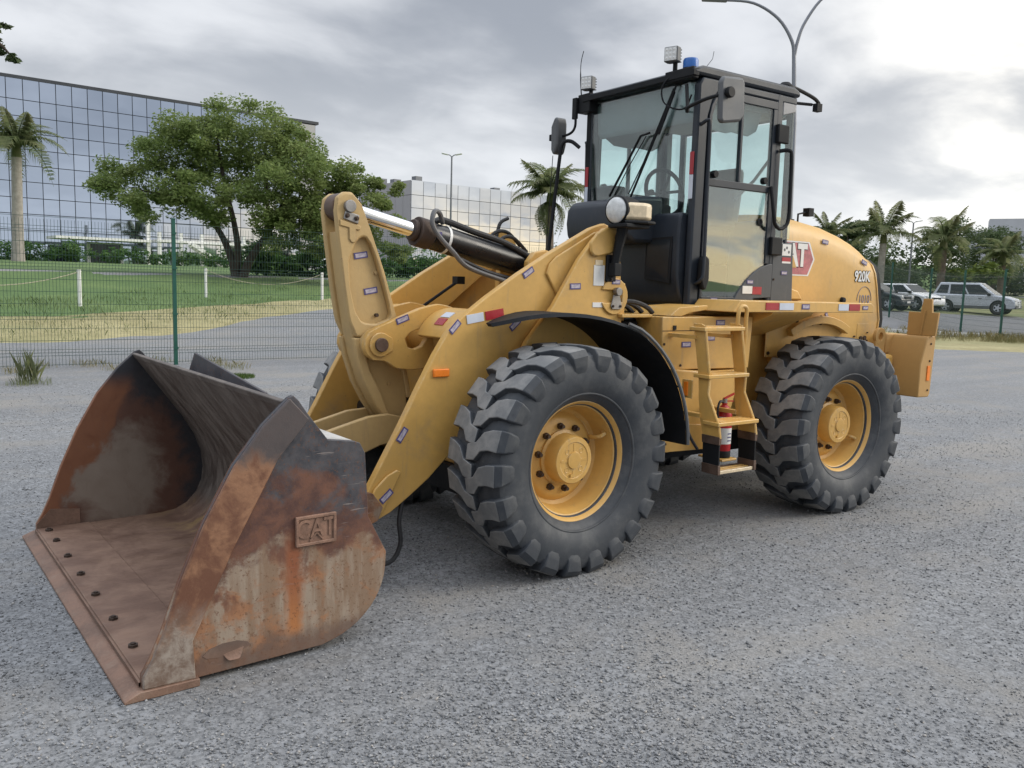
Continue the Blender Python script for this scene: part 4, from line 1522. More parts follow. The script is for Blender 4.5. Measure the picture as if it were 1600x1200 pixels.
def hub_mesh(s_):
    mb = MB()
    mb.lathe([(.158, -.02), (.158, .012), (.142, .018), (.138, .03), (.136, .098), (.129, .109), (.104, .111), (.100, .107), (.050, .107), (.046, .115), (.030, .116), (.0005, .116)], (0, 0, 0), (0, s_, 0), 48)
    for k in range(4):
        a = R(45+90*k)
        c = Vector((.073*math.cos(a), .100*s_, .073*math.sin(a)))
        mb.lathe([(.017, .0035), (.014, .009), (.009, .006), (.0005, .004)], c, (0, s_, 0), 14)
        mb.bar((.045*math.cos(a+.8), .105*s_, .045*math.sin(a+.8)), (.095*math.cos(a+.8), .105*s_, .095*math.sin(a+.8)), .014, .008, upv=(0, 1, 0))
    mb.cyl((.02, .1*s_, -.083), (.02, .118*s_, -.083), .010, n=8)
    return mb.mesh('planetary_hub', YEL, smooth=32)


TYM = tyre_mesh()
RIMS = {1: rim_mesh(1), -1: rim_mesh(-1)}
HUBS = {1: hub_mesh(1), -1: hub_mesh(-1)}
WBM = MB().cyl((0, 0, 0), (0, .022, 0), .019, n=6).cyl((0, 0, 0), (0, .040, 0), .011, n=8).mesh('wheel_bolt', BOLT, smooth=0)
VGM = {}
for s_ in (1, -1):
    VGM[s_] = MB().tube([(-.02, 0, -.035), (-.02, s_*.05, -.03), (-.02, s_*.075, -.012), (-.02, s_*.078, .012), (-.02, s_*.05, .03), (-.02, 0, .035)], .012, 8).mesh('valve_guard', YEL)
for fx, front in ((0.0, True), (-2.6, False)):
    for s_ in (1, -1):
        p = Vector((fx, s_*.9, .63))
        if front:
            q = p-Vector((PIV, 0, 0))
            p = Vector((PIV+q.x*math.cos(ART)-q.y*math.sin(ART), q.x*math.sin(ART)+q.y*math.cos(ART), .63))
        wo_ = obj('wheel', RIMS[s_], LD, loc=p)
        wo_.rotation_euler.z = ART if front else 0
        ty = obj('tyre', TYM, wo_)
        bv = ty.modifiers.new('worn_edges', 'BEVEL')
        bv.width = .006
        bv.segments = 2
        bv.angle_limit = R(42)
        ty.rotation_euler.y = R(7 if front else 3)
        ty.scale = (.976, 1, .976)
        obj('planetary_hub', HUBS[s_], wo_)
        for k in range(10):
            a = 2*PI*(k+.3)/10
            bo = obj('wheel_bolt', WBM, wo_, loc=(.182*math.cos(a), s_*.0, .182*math.sin(a)))
            if s_ < 0:
                bo.rotation_euler.z = PI
        vg = obj('valve_guard', VGM[s_], wo_, loc=(.0, 0, .0))
        a = R(150) if front else R(-158)
        vg.location = (.268*math.cos(a), s_*.0, .268*math.sin(a))
        vg.rotation_euler.y = -a+PI/2

# ---- bucket
FE = [(1.75, 1.113), (1.862, 1.008), (1.98, .858), (2.10, .64), (2.195, .42), (2.262, .235), (2.305, .14), (2.337, .085), (2.337, .036)]
OUT = [(1.60, .026), (1.50, .055), (1.415, .105), (1.345, .18), (1.302, .28), (1.293, .39), (1.383, .565), (1.40, .85), (1.425, .897), (1.45, .907), (1.575, .925), (1.66, 1.035), (1.705, 1.10), (1.728, 1.122)]
OUT = [tuple(v)[:2] for v in spline([(x, z, 0) for x, z in OUT[:6]], 3)]+OUT[6:]
sp_ = FE+[(2.14, .022)]+OUT
INN = [(2.345, .055), (1.62, .055), (1.53, .068), (1.455, .105), (1.395, .17), (1.36, .25), (1.35, .34), (1.363, .45), (1.405, .56), (1.48, .69), (1.575, .82), (1.765, 1.085)]
OFF = []
for i, p in enumerate(INN):
    a, c = Vector(INN[max(i-1, 0)]), Vector(INN[min(i+1, len(INN)-1)])
    t = (c-a).normalized()
    OFF.append((p[0]-t.y*-1*-.026*-1 if False else p[0]+t.y*-.026, p[1]+t.x*.026))
bk = MB()
ys = [-1.19+2.38*i/8 for i in range(9)]
n = len(INN)
rowv = [(x, y, z) for y in ys for x, z in INN]
fs = [(j*n+i, j*n+i+1, (j+1)*n+i+1, (j+1)*n+i) for j in range(len(ys)-1) for i in range(n-1)]
bk.add(rowv, fs, 0)
rowv = [(x, y, z) for y in ys for x, z in OFF]
bk.add(rowv, [tuple(reversed(f)) for f in fs], 1)
m0, m1 = len(INN)-1, 0
for e in (0, n-1):
    v_ = [(INN[e][0], -1.19, INN[e][1]), (INN[e][0], 1.19, INN[e][1]), (OFF[e][0], 1.19, OFF[e][1]), (OFF[e][0], -1.19, OFF[e][1])]
    bk.add(v_, [(0, 1, 2, 3)], 1)
bucket = bk.build('bucket', [BIN, RUST], LD, front=True, smooth=40)
for s_ in (1, -1):
    y0 = 1.183*s_
    MB().prism(sp_, 'y', y0, 1.206*s_).build('side_plate', RUST if s_ > 0 else BWALL, bucket, bevel=.003)
    if s_ > 0:
        MB().prism(sp_, 'y', 1.181, 1.1835).build('side_plate_lining', BWALL, bucket)
    INB = [(1.667, 1.022), (1.80, .87), (1.99, .522), (2.09, .31), (2.15, .185), (2.142, .03)]
    stp = FE+INB[::-1]
    MB().prism(stp, 'y', 1.2075*s_, 1.226*s_).build('side_cutter', STRIP, bucket, bevel=.005)
    MB().prism([(2.337, .036), (2.337, .085), (2.26, .17), (2.10, .15), (2.10, .036)], 'y', 1.176*s_, 1.182*s_).build('corner_patch', EDGE, bucket)
# lip along the top of the shell, beam behind it, raised spill plate
MB().prism([(1.735, 1.075), (1.755, 1.105), (1.775, 1.098), (1.757, 1.066)], 'y', -1.18, 1.18).build('top_lip', BIN, bucket, bevel=.004)
MB().prism([(1.565, .918), (1.43, .90), (1.37, .60), (1.385, .60), (1.45, .73)], 'y', -1.17, 1.17).build('rear_beam', paint('worn_grey_plate', (0.42, 0.41, 0.39), 0.6, 0.15, 6, (0.2, 0.14, 0.1), 0.6), bucket, bevel=.006)
MB().add([(1.60, -.62, 1.03), (1.60, .62, 1.00), (1.615, .60, 1.055), (1.57, -.60, 1.145), (1.585, -.62, 1.03), (1.585, .62, 1.00), (1.60, .60, 1.055), (1.555, -.60, 1.145)],
         [(0, 1, 2, 3), (4, 7, 6, 5), (0, 4, 5, 1), (1, 5, 6, 2), (2, 6, 7, 3), (3, 7, 4, 0)]).build('spill_plate', RUST, bucket, bevel=.003)
MB().prism([(2.13, 0.001), (2.13, .032), (2.35, .036), (2.408, .012), (2.408, .001)], 'y', -1.237, 1.237).build('cutting_edge', EDGE, bucket, bevel=.003)
MB().box(2.05, 2.335, -1.17, 1.17, .0555, .062).build('floor_wear_plate', BIN, bucket, bevel=.003)
bz = MB().cyl((0, 0, 0), (0, 0, .011), .021, n=6).cyl((0, 0, 0), (0, 0, .017), .011, n=8).mesh('edge_bolt', BOLT, smooth=0)
for y in (-1.09, -.85, -.52, -.18, .16, .515, .86):
    o = obj('edge_bolt', bz, bucket, loc=(2.285, y, .062))
    o.rotation_euler.z = y*3
# torn flap at the foot of the near side
fl = spline([(0, 0, 0), (.03, .012, .012), (.055, .03, .012), (.06, .045, -.004)], 4)
vs = []
for i, p in enumerate(fl):
    w_ = .060-.0035*i
    vs += [(1.99-w_*.8, 1.207+p.y*.5, .112-p.x*.7), (1.99+w_*.7, 1.207+p.y*.35, .098-p.x*.5)]
MB().add(vs, [(2*i, 2*i+1, 2*i+3, 2*i+2) for i in range(len(fl)-1)]).build('torn_flap', EDGE, bucket, smooth=60)
MB().prism([(2.11, .105), (2.085, .128), (2.03, .14), (1.97, .138), (1.93, .125), (1.915, .108), (1.97, .088), (2.05, .085), (2.095, .092)], 'y', 1.2062, 1.208).build('torn_hole', BIN, bucket)
# cast badge plate with raised lettering
bx0, bx1, bz0, bz1 = 1.725, 1.542, .483, .612
bp_ = MB().box(bx1, bx0, 1.2065, 1.214, bz0, bz1)
badge = bp_.build('badge_plate', BADGE, bucket, bevel=.006)
MB().ring([(bx1, bz0), (bx0, bz0), (bx0, bz1), (bx1, bz1)], [(bx1+.014, bz0+.014), (bx0-.014, bz0+.014), (bx0-.014, bz1-.014), (bx1+.014, bz1-.014)], 'y', 1.2135, 1.221).build('badge_rim', BADGE, bucket, bevel=.003)
tm = text_mesh('CAT', .098, BADGE, .004, .0015)
to_ = obj('badge_lettering', tm, bucket, loc=((bx0+bx1)/2, 1.2145, (bz0+bz1)/2+.004))
to_.rotation_euler = (PI/2, 0, PI)
to_.scale = (.92, 1.15, 1)
MB().bar((1.662, 1.2165, .503), (1.632, 1.2165, .535), .007, .007).bar((1.632, 1.2165, .535), (1.602, 1.2165, .503), .007, .007).build('badge_chevron', BADGE, bucket)

# ---- lift arms, cross tube, lever, links
ARM = [(1.035, .36), (1.05, .43), (1.033, .50), (.955, .632), (.847, .816), (.731, 1.028), (.632, 1.20), (.551, 1.32), (.46, 1.402), (.296, 1.516), (.07, 1.655), (-.166, 1.786), (-.494, 1.952), (-.60, 1.985), (-.68, 1.96), (-.72, 1.88), (-.68, 1.78), (-.40, 1.63), (-.083, 1.387), (.12, 1.13), (.30, .88), (.44, .715), (.537, .625), (.66, .515), (.782, .43), (.90, .355), (.975, .325)]
for s_ in (1, -1):
    a = MB().prism(ARM, 'y', .500*s_, .55*s_).build('lift_arm', YEL, LD, front=True, bevel=.006)
    tip = [(1.02, .375), (1.03, .44), (1.005, .50), (.93, .565), (.87, .59), (.845, .575), (.90, .47), (.955, .37), (.98, .345)]
    MB().prism(tip, 'y', .5505*s_, .568*s_).build('pin_boss', YEL, a, bevel=.006)
    hump = [(-.13, 1.66)]+[(-.15, 1.72), (-.20, 1.765), (-.50, 1.925), (-.62, 1.955), (-.69, 1.90), (-.66, 1.80), (-.40, 1.655), (-.22, 1.53)]
    MB().prism(hump, 'y', .5505*s_, .566*s_).build('pivot_reinforcement', YEL, a, bevel=.008)
    if s_ > 0:
        decal(a, .372, 1.400, .552, .115, .05, 9, WHTR)
        decal(a, .238, 1.421, .552, .128, .05, 9, REDR)
        for x, z, an in ((.508, 1.352, 46), (.088, 1.362, 40), (.0, 1.665, 33), (.835, .775, 55), (.938, .455, 40)):
            sticker(a, x, z, .552 if z > .5 else .5695, -180+an if False else an)
        MB().box(.545, .648, .5505, .566, 1.078, 1.122).build('amber_reflector', ORA, a, bevel=.005)
MB().cyl((.27, -.5, 1.27), (.27, .5, 1.27), .145, n=32).build('cross_tube', YEL, LD, front=True)
gst = arc(.30, 1.20, .245, 20, 165, 14)+arc(.30, 1.20, .205, 165, 20, 14)
for s_ in (1, -1):
    g = MB().prism(gst, 'y', .182*s_, .498*s_).build('tube_saddle', YEL, LD, front=True, bevel=.006)
    if s_ > 0:
        pass
for s_ in (1, -1):
    OUTB = arc(.77, 1.232, .098, -110, 72, 14)+[(.62, 1.395), (.50, 1.44), (.38, 1.466), (.30, 1.455), (.21, 1.415), (.16, 1.30), (.18, 1.16), (.30, 1.10), (.455, 1.085), (.56, 1.078), (.66, 1.09)]
    INNB = []
    hole = [(.605, 1.262), (.575, 1.295), (.535, 1.312), (.49, 1.325), (.465, 1.315), (.455, 1.285), (.462, 1.25), (.49, 1.215), (.535, 1.2), (.585, 1.21)]
    # bridge outer polygon and hole to equal counts by angle about the hole
    hc = Vector((.53, 1.262))
    def samp(poly, ang):
        best = None
        d_ = Vector((math.cos(ang), math.sin(ang)))
        for i in range(len(poly)):
            p_, q_ = Vector(poly[i]), Vector(poly[(i+1) % len(poly)])
            e_ = q_-p_
            den_ = d_.x*e_.y-d_.y*e_.x
            if abs(den_) < 1e-9:
                continue
            w_ = p_-hc
            t_ = (w_.x*e_.y-w_.y*e_.x)/den_
            u_2 = (w_.x*d_.y-w_.y*d_.x)/den_
            if t_ > 0 and -1e-6 <= u_2 <= 1+1e-6 and (best is None or t_ > best):
                best = t_
        return tuple(hc+d_*best)
    angs = [2*PI*i/48 for i in range(48)]
    bra = MB().ring([samp(OUTB, a) for a in angs], [samp(hole, a) for a in angs], 'y', .135*s_, .18*s_).build('lever_bracket', YEL, LD, front=True, bevel=.005)
    MB().prism([(.77+.070*math.cos(R(a)), 1.232+.070*math.sin(R(a))) for a in list(range(-130, 131, 20))]+[(.695, 1.27), (.69, 1.232), (.695, 1.194)], 'y', .1805*s_, .194*s_).build('boss', YEL, bra, bevel=.004)
    MB().cyl((.77, .18*s_, 1.232), (.77, .212*s_, 1.232), .040, n=24).build('pivot_pin', PIN, bra, bevel=.003)
    if s_ > 0:
        sticker(bra, .625, 1.375, .181, 20)
        MB().cyl((.345, .182, 1.335), (.29, .21, 1.435), .028, n=14).build('stop_boss', YEL, bra)
        decal(bra, .345, 1.288, .5, .055, .03, 25, WHTR) if False else None
# sticker on the near saddle
sd = [o for o in LD.children if o.name.startswith('tube_saddle')][0]
for k, (m_, an) in enumerate(((REDR, 68), (WHTR, 82))):
    a_ = R(an-24)
    p_ = Vector((.30+.2475*math.cos(a_), .36, 1.20+.2475*math.sin(a_)))
    tdir = Vector((-math.sin(a_), 0, math.cos(a_)))
    nd_ = Vector((math.cos(a_), 0, math.sin(a_)))
    U, Vv = tdir*.025, Vector((0, .045, 0))
    q = [p_-U-Vv, p_+U-Vv, p_+U+Vv, p_-U+Vv]
    MB().add([v-nd_*.004 for v in q]+[v+nd_*.001 for v in q], [(0, 3, 2, 1), (4, 5, 6, 7), (0, 1, 5, 4), (1, 2, 6, 5), (2, 3, 7, 6), (3, 0, 4, 7)]).build('reflective_strip', m_, sd, smooth=0)

LEVF = [(1.012, 2.02), (.99, 1.82), (.955, 1.56), (.92, 1.36), (.875, 1.16), (.82, 1.0), (.745, .865), (.68, .775), (.62, .725)]
LEVR = [(.53, .73), (.495, .80), (.50, .90), (.53, 1.05), (.575, 1.22), (.62, 1.395), (.70, 1.65), (.79, 1.88), (.845, 2.0)]
TOPA = arc(.93, 2.0, .083, 165, 15, 10)
LEV = TOPA[::-1][:0]+LEVF+LEVR+TOPA
webf = [(x-.02, z) for x, z in LEVF[1:]]
webr = [(x+.02, z) for x, z in LEVR[:7]]
web = [(.972, 1.862)]+webf[:]+webr+[(.775, 1.80), (.80, 1.862)]
lev = MB().prism(web, 'y', -.062, .062).build('tilt_lever', YEL2, LD, front=True, bevel=.008)
pc = Vector((.77, 1.62))
pocket = [(.885, 1.80), (.925, 1.70), (.915, 1.55), (.885, 1.42), (.84, 1.355), (.75, 1.345), (.665, 1.375), (.655, 1.42), (.70, 1.56), (.755, 1.72), (.80, 1.825), (.845, 1.84)]
hc = pc
for s_ in (1, -1):
    upper = [p for p in LEVF if p[1] > 1.25]+[(.875, 1.27), (.595, 1.27)]+[p for p in LEVR if p[1] > 1.28]+TOPA
    angs = [2*PI*i/64 for i in range(64)]
    MB().ring([samp(upper, a) for a in angs], [samp(pocket, a) for a in angs], 'y', .0605*s_, .102*s_).build('cheek', YEL2, lev, bevel=.010, smooth=50)
    lower = [(.893, 1.266)]+[p for p in LEVF if p[1] < 1.26]+[(.655, .79), (.72, .95), (.79, 1.08), (.815, 1.17), (.80, 1.266)]
    MB().prism(lower, 'y', .0605*s_, .102*s_).build('front_flange', YEL2, lev, bevel=.008)
    MB().prism([(.50, .90), (.53, 1.05), (.575, 1.22), (.587, 1.266), (.62, 1.266), (.56, 1.05), (.53, .90)], 'y', .0605*s_, .085*s_).build('rear_flange', YEL2, lev, bevel=.006)
    MB().cyl((.77, .06*s_, 1.232), (.77, .128*s_, 1.232), .088, n=28).build('pivot_sleeve', YEL2, lev)
    MB().cyl((.928, .095*s_, 2.0), (.928, .128*s_, 2.0), .034, n=20).build('rod_pin', STEEL, lev, bevel=.003)
    MB().cyl((.74, .06*s_, 1.64), (.74, .072*s_, 1.64), .012, n=12).build('cast_stud', YEL2, lev)
    MB().cyl((.645, .06*s_, .99), (.645, .072*s_, .99), .012, n=12).build('cast_stud', YEL2, lev)
    MB().cyl((.735, .06*s_, 1.395), (.735, .082*s_, 1.395), .011, n=8).build('grease_nipple', BOLT, lev)
MB().prism([(.965, 1.93), (.875, 1.905), (.868, 1.955), (.955, 1.975)], 'y', .1025, .114).build('pin_retainer', STEEL, lev, bevel=.004)
for x, z in ((.945, 1.948), (.888, 1.935)):
    o = obj('bolt', BM, lev, loc=(x, .114, z))
MB().prism([(.985, 1.925), (.855, 1.895), (.862, 1.872), (.888, 1.875), (.880, 1.822), (.895, 1.802), (.915, 1.802), (.928, 1.822), (.93, 1.882), (.985, 1.893)], 'y', .1025, .110).build('retainer_rest', YEL2, lev, bevel=.004)
for x, z, an in ((.835, 1.735, 10), (.77, 1.535, 10)):
    sticker(lev, x, z, .0635, an)
LNK = [(1.42, .66), (1.36, .72), (1.25, .735), (1.10, .745), (.98, .775), (.82, .815), (.69, .822), (.58, .795), (.50, .735), (.47, .68), (.51, .635), (.60, .655), (.743, .64), (.90, .585), (1.10, .53), (1.28, .50), (1.40, .53)]
for s_ in (1, -1):
    MB().prism(LNK, 'y', .112*s_, .150*s_).build('tilt_link', YEL2, LD, front=True, bevel=.006)
MB().cyl((.55, -.17, .72), (.55, .17, .72), .042, n=20).build('link_pin', PIN, LD, front=True)
# bucket ears and pins behind the shell
for y in (-.56, -.46, .46, .56, -.19, .19):
    MB().prism([(1.325, .52), (1.30, .58), (1.02, .48), (.96, .40), (.99, .33), (1.08, .30), (1.31, .24), (1.325, .3)], 'y', y-.018, y+.018).build('hinge_ear', RUST, bucket, bevel=.004) if abs(y) > .4 else MB().prism([(1.37, .64), (1.34, .74), (1.28, .70), (1.26, .58), (1.30, .50), (1.34, .50)], 'y', y-.018, y+.018).build('link_ear', RUST, bucket, bevel=.004)
# ---- tilt cylinder
c0, c1 = Vector((.928, 0, 2.0)), Vector((-.40, 0, 1.72))
cdv = (c1-c0).normalized()
cy = MB()
P = lambda t: c0+cdv*t
cy.cyl(P(.60), P(1.30), .083, n=32)
cy.cyl(P(1.25), P(1.36), .083, .07, n=24)
cyl_o = cy.build('tilt_cylinder', BLKG, LD, front=True, bevel=.004)
MB().cyl(P(.50), P(.60), .090, n=32).cyl(P(.47), P(.50), .066, n=24).build('gland', BOLT, cyl_o, bevel=.006)
MB().cyl(P(.05), P(.50), .044, n=32).build('chrome_rod', CHROME, cyl_o)
MB().cyl((c0.x, -.058, c0.z), (c0.x, .058, c0.z), .078, n=28).build('rod_eye', PIN, cyl_o, bevel=.004)
MB().cyl((c1.x, -.075, c1.z), (c1.x, .075, c1.z), .075, n=24).build('base_eye', BLKG, cyl_o)
upc = Vector((0, 0, 1))-cdv*cdv.z
upc.normalize()
sd_ = Vector((0, 1, 0))
pipe = [P(.66)+upc*.09+sd_*.03, P(.60)+upc*.135+sd_*.07, P(.545)+upc*.125+sd_*.10, P(.54)+upc*.05+sd_*.115, P(.60)-upc*.01+sd_*.118, P(.72)-upc*.075+sd_*.115, P(.86)-upc*.135+sd_*.10, P(1.15)-upc*.15+sd_*.09, P(1.36)-upc*.15+sd_*.08]
MB().tube(spline(pipe, 6), .015, 10).build('steel_pipe', paint('grey_pipe', (0.12, 0.12, 0.125), 0.5, 0.2, 9), cyl_o)
MB().tube(spline([P(.62)+upc*.085, P(.68)+upc*.115, P(.9)+upc*.10+sd_*.03, P(1.15)+upc*.09+sd_*.05, P(1.4)+upc*.03+sd_*.09], 6), .020, 10).build('hose', HOSE, cyl_o)
MB().tube(spline([P(.80)-upc*.10+sd_*.08, P(1.0)-upc*.125+sd_*.08, P(1.2)-upc*.125+sd_*.07, P(1.4)-upc*.12+sd_*.06], 5), .016, 8).build('hose', HOSE, cyl_o)
MB().lathe([(.0835, 0), (.0865, 0), (.0865, .018), (.0835, .018)], P(.70), cdv, 32).build('clamp_band', PAPER, cyl_o)
MB().box(.30, .36, .079, .084, 1.868, 1.895).build('blue_label', PURP, cyl_o)
# position sensor rod between the arms
MB().tube([(.25, -.30, 1.40), (-.02, -.22, 1.60)], .010, 6).box(-.06, .0, -.25, -.19, 1.585, 1.635).build('position_sensor', BLK, LD, front=True)

# ---- front frame
TWR = [(-.536, 1.95), (-.60, 1.957), (-.665, 1.90), (-.705, 1.436), (-.74, .50), (.36, .50), (.30, .80), (.05, 1.27), (-.14, 1.47), (-.334, 1.755), (-.45, 1.88)]
for s_ in (1, -1):
    tw_ = MB().prism(TWR, 'y', .585*s_, .625*s_).build('tower_plate', YEL, LD, front=True, bevel=.006)
    capp = [(-.405, 1.80), (-.40, 1.855), (-.45, 1.915), (-.54, 1.957), (-.60, 1.963), (-.665, 1.915), (-.672, 1.82), (-.47, 1.775), (-.43, 1.778)]
    MB().prism(capp, 'y', .6255*s_, .648*s_).build('pivot_cap', YEL, tw_, bevel=.010)
    MB().prism(arc(-.628, 1.535, .115, 20, 340, 20)+[(-.692, 1.50), (-.692, 1.57)], 'y', .6255*s_, .638*s_).build('steering_boss', YEL, tw_, bevel=.006)
    MB().cyl((-.635, .638*s_, 1.565), (-.635, .672*s_, 1.565), .026, n=18).build('pin_head', STEEL, tw_, bevel=.003)
    MB().prism([(-.61, 1.545), (-.66, 1.545), (-.685, 1.47), (-.67, 1.455), (-.60, 1.455), (-.59, 1.475)], 'y', .6385*s_, .648*s_).build('pin_lock', STEEL, tw_, bevel=.003)
    for x in (-.605, -.668):
        obj('bolt', BMS, tw_, loc=(x, .648*s_, 1.475)).rotation_euler.z = 0 if s_ > 0 else PI
    MB().cyl((-.625, .648*s_, 1.895), (-.625, .668*s_, 1.895), .03, n=16).build('pin_head', PIN, tw_)
    MB().prism([(-.605, 1.86), (-.65, 1.86), (-.65, 1.805), (-.605, 1.805)], 'y', .6485*s_, .660*s_).build('pin_lock', STEEL, tw_, bevel=.003)
    if s_ > 0:
        decal(tw_, -.495, 1.662, .626, .088, .125, 0, PAPER, 'data_plate')
        decal(tw_, -.492, 1.738, .626, .062, .035, 0, CREAM, 'data_plate')
        decal(tw_, -.497, 1.482, .626, .092, .03, 0, PAPER, 'data_plate')
        sticker(tw_, -.305, 1.592, .626, 2)
        sticker(tw_, -.632, 1.625, .639, 0, .8)
MB().box(-.72, .30, -.36, .36, .50, 1.05).prism([(-.72, 1.05), (.10, 1.05), (-.20, 1.42), (-.72, 1.60)], 'y', -.34, .34).build('front_frame', YEL, LD, front=True, bevel=.01)
for y in (-.15, .15):
    MB().prism([(-.28, 1.38), (-.30, 1.74), (-.35, 1.80), (-.44, 1.82), (-.56, 1.80), (-.72, 1.70), (-.72, 1.38)], 'y', y-.025, y+.025).build('cylinder_lug', YEL, LD, front=True, bevel=.008)
MB().cyl((c1.x, -.19, c1.z), (c1.x, .19, c1.z), .036, n=18).build('cylinder_pin', PIN, LD, front=True)
MB().box(-.78, -.71, -.575, .575, 1.30, 1.62).build('tower_cross_plate', YEL, LD, front=True, bevel=.006)
for k, pth in enumerate(([(-.30, -.32, 1.78), (-.36, -.30, 1.93), (-.48, -.30, 1.95), (-.60, -.30, 1.86)], [(-.33, -.26, 1.78), (-.40, -.25, 1.90), (-.50, -.25, 1.91), (-.62, -.25, 1.82)], [(-.50, -.45, 1.92), (-.53, -.45, 2.02), (-.60, -.45, 2.06)])):
    MB().tube(spline(pth, 6), .013, 8).build('hose', HOSE, LD, front=True)
for s_ in (1, -1):
    MB().cyl((0, .30*s_, .63), (0, .72*s_, .63), .15, .13, n=24).build('front_axle', YEL, LD, front=True)
    MB().cyl((.62, .33*s_, .78), (-.45, .33*s_, .85), .06, n=16).build('lift_cylinder', BLKG, LD, front=True)
MB().box(-.9, .34, -.5, .5, .34, .5).build('front_belly', BLK, LD, front=True)
MB().tube(spline([(.80, .52, .45), (.835, .53, .30), (.83, .535, .16), (.90, .53, .07), (1.05, .50, .10), (1.20, .45, .25)], 6), .013, 8).build('hose', HOSE, LD, front=True)

# headlight on its black arm
hl = MB().lathe([(.0005, -.03), (.05, -.02), (.078, .02), (.088, .09), (.088, .17), (.080, .18)], (-.70, .70, 2.055), (1, .12, 0), 28).build('headlight', BLK, LD, front=True)
MB().lathe([(.080, .172), (.070, .185), (.04, .196), (.0005, .20)], (-.70, .70, 2.055), (1, .12, 0), 28).build('lamp_lens', LAMPW, hl)
MB().prism([(-.51, .765), (-.545, .80), (-.66, .845), (-.735, .825), (-.74, .77), (-.66, .745)], 'z', 1.995, 2.10).build('indicator_lens', CREAM, hl, bevel=.02)
MB().prism([(-.52, .80), (-.66, .86), (-.75, .84), (-.75, .76)], 'z', 1.975, 1.994).build('indicator_base', BLK, hl, bevel=.006)
MB().tube([(-.60, .71, 2.0), (-.605, .70, 1.93), (-.60, .675, 1.82), (-.585, .665, 1.70)], [.04, .036, .03, .028], 10).box(-.615, -.555, .6255, .70, 1.66, 1.74).box(-.625, -.545, .6255, .645, 1.625, 1.79).box(-.72, -.52, .66, .82, 1.95, 1.975).build('lamp_arm', BLK, hl, bevel=.006)
for z in (1.64, 1.775):
    obj('bolt', BMS, hl, loc=(-.585, .645, z))

# front mudguards
for s_ in (1, -1):
    mb = MB()
    vs = []
    N_ = 22
    for i in range(N_+1):
        t = i/N_
        a = R(66+(178-66)*t)
        r_ = .815
        yo = .66+.46*min(1, (t/.45))**.7
        x, z = r_*math.cos(a), .63+r_*math.sin(a)
        vs += [(x, .60*s_, z), (x, (yo-.02)*s_, z), (x*.985, yo*s_, .63+(z-.63)*.975), ((x)*.955, (.60)*s_, .63+(z-.63)*.975), ]
    fs = []
    for i in range(N_):
        for k in range(4):
            k2 = (k+1) % 4
            fs.append((i*4+k, i*4+k2, (i+1)*4+k2, (i+1)*4+k))
    fs += [(0, 3, 2, 1), (N_*4, N_*4+1, N_*4+2, N_*4+3)]
    mb.add(vs, fs)
    fd = mb.build('front_mudguard', BLK, LD, front=True, smooth=40)
    lip = []
    for i in range(9, N_+1):
        t = i/N_
        a = R(66+(178-66)*t)
        yo = .66+.46*min(1, (t/.45))**.7
        lip.append((.82*math.cos(a), yo*s_, .63+.82*math.sin(a)))
    MB().tube(lip, .011, 6).build('edge_trim', GREYP, fd)

# ---- rear frame: side panels, tank, platform
tank = [(-.95, 1.41), (-1.85, 1.41), (-2.02, 1.22), (-1.86, .86), (-1.56, .54), (-1.0, .54), (-.985, .70), (-.975, 1.05)]
for s_ in (1, -1):
    pn = MB().prism([(-.95, 1.415), (-1.82, 1.415), (-1.80, 1.06), (-.968, 1.075)], 'y', .55*s_, .80*s_).build('side_panel', YEL, LD, bevel=.006)
    MB().prism([(-.955, 1.327), (-1.32, 1.327), (-1.32, 1.322), (-.955, 1.322)], 'y', .8*s_, .8005*s_).build('panel_seam', BLK, pn)
    MB().prism([(-1.05, 1.08), (-1.36, 1.055), (-1.70, 1.055), (-1.62, .80), (-1.38, .535), (-1.0, .545), (-.99, .70), (-1.06, .72)], 'y', .50*s_, .83*s_).build('fuel_tank', YEL, LD, bevel=.012)
    MB().prism([(-.955, .69), (-1.15, .72), (-1.37, .70), (-1.37, .535), (-.965, .545), (-.945, .57)], 'y', .8305*s_, .842*s_).build('foot_plate', YEL, LD, bevel=.004)
    if s_ > 0:
        for x, z in ((-1.24, 1.225), (-1.28, 1.35), (-1.21, 1.20)):
            pass
        sticker(pn, -1.175, 1.235, .801, 0)
        sticker(pn, -1.49, 1.375, .801, 0)
        sticker(pn, -1.40, 1.275, .801, 0)
        for x, z in ((-.975, 1.24), (-.975, 1.10), (-1.13, 1.10)):
            obj('bolt', BMS, pn, loc=(x, .80, z))
        obj('panel_latch', MB().box(-.012, .012, 0, .008, -.014, .014).mesh('panel_latch', BLK), pn, loc=(-1.06, .80, 1.345))
        for x, z in ((-.985, .66), (-.985, .60)):
            obj('bolt', BMS, pn, loc=(x, .842, z))
        sticker(pn, -1.085, .672, .8425, 0)
# recessed flank between tank and hood
MB().box(-2.45, -1.5, -.48, .48, .55, 1.50).build('rear_frame', YEL, LD, bevel=.01)
MB().box(-3.55, -1.3, -.40, .40, .38, .55).build('belly', BLK, LD)
MB().box(-1.5, -.9, -.45, .45, .42, 1.40).build('articulation_joint', BLK, LD, bevel=.02)
for x, z0, z1 in ((-.84, 1.16, 1.38), (-.86, .95, 1.13)):
    MB().box(x-.07, x+.06, -.5, .62, z0, z1).build('valve_block', BLK, LD, bevel=.01)
for z in (1.405, 1.13):
    MB().box(-.96, -.70, .10, .70, z, z+.02).build('hose_shelf', YEL, LD, bevel=.003)
for k in range(5):
    MB().tube(spline([(-.72, .15+.1*k, 1.25+.03*k), (-.80, .2+.1*k, 1.50), (-1.0, .22+.1*k, 1.46), (-1.15, .2+.1*k, 1.3)], 5), .016, 8).build('hose', HOSE, LD)
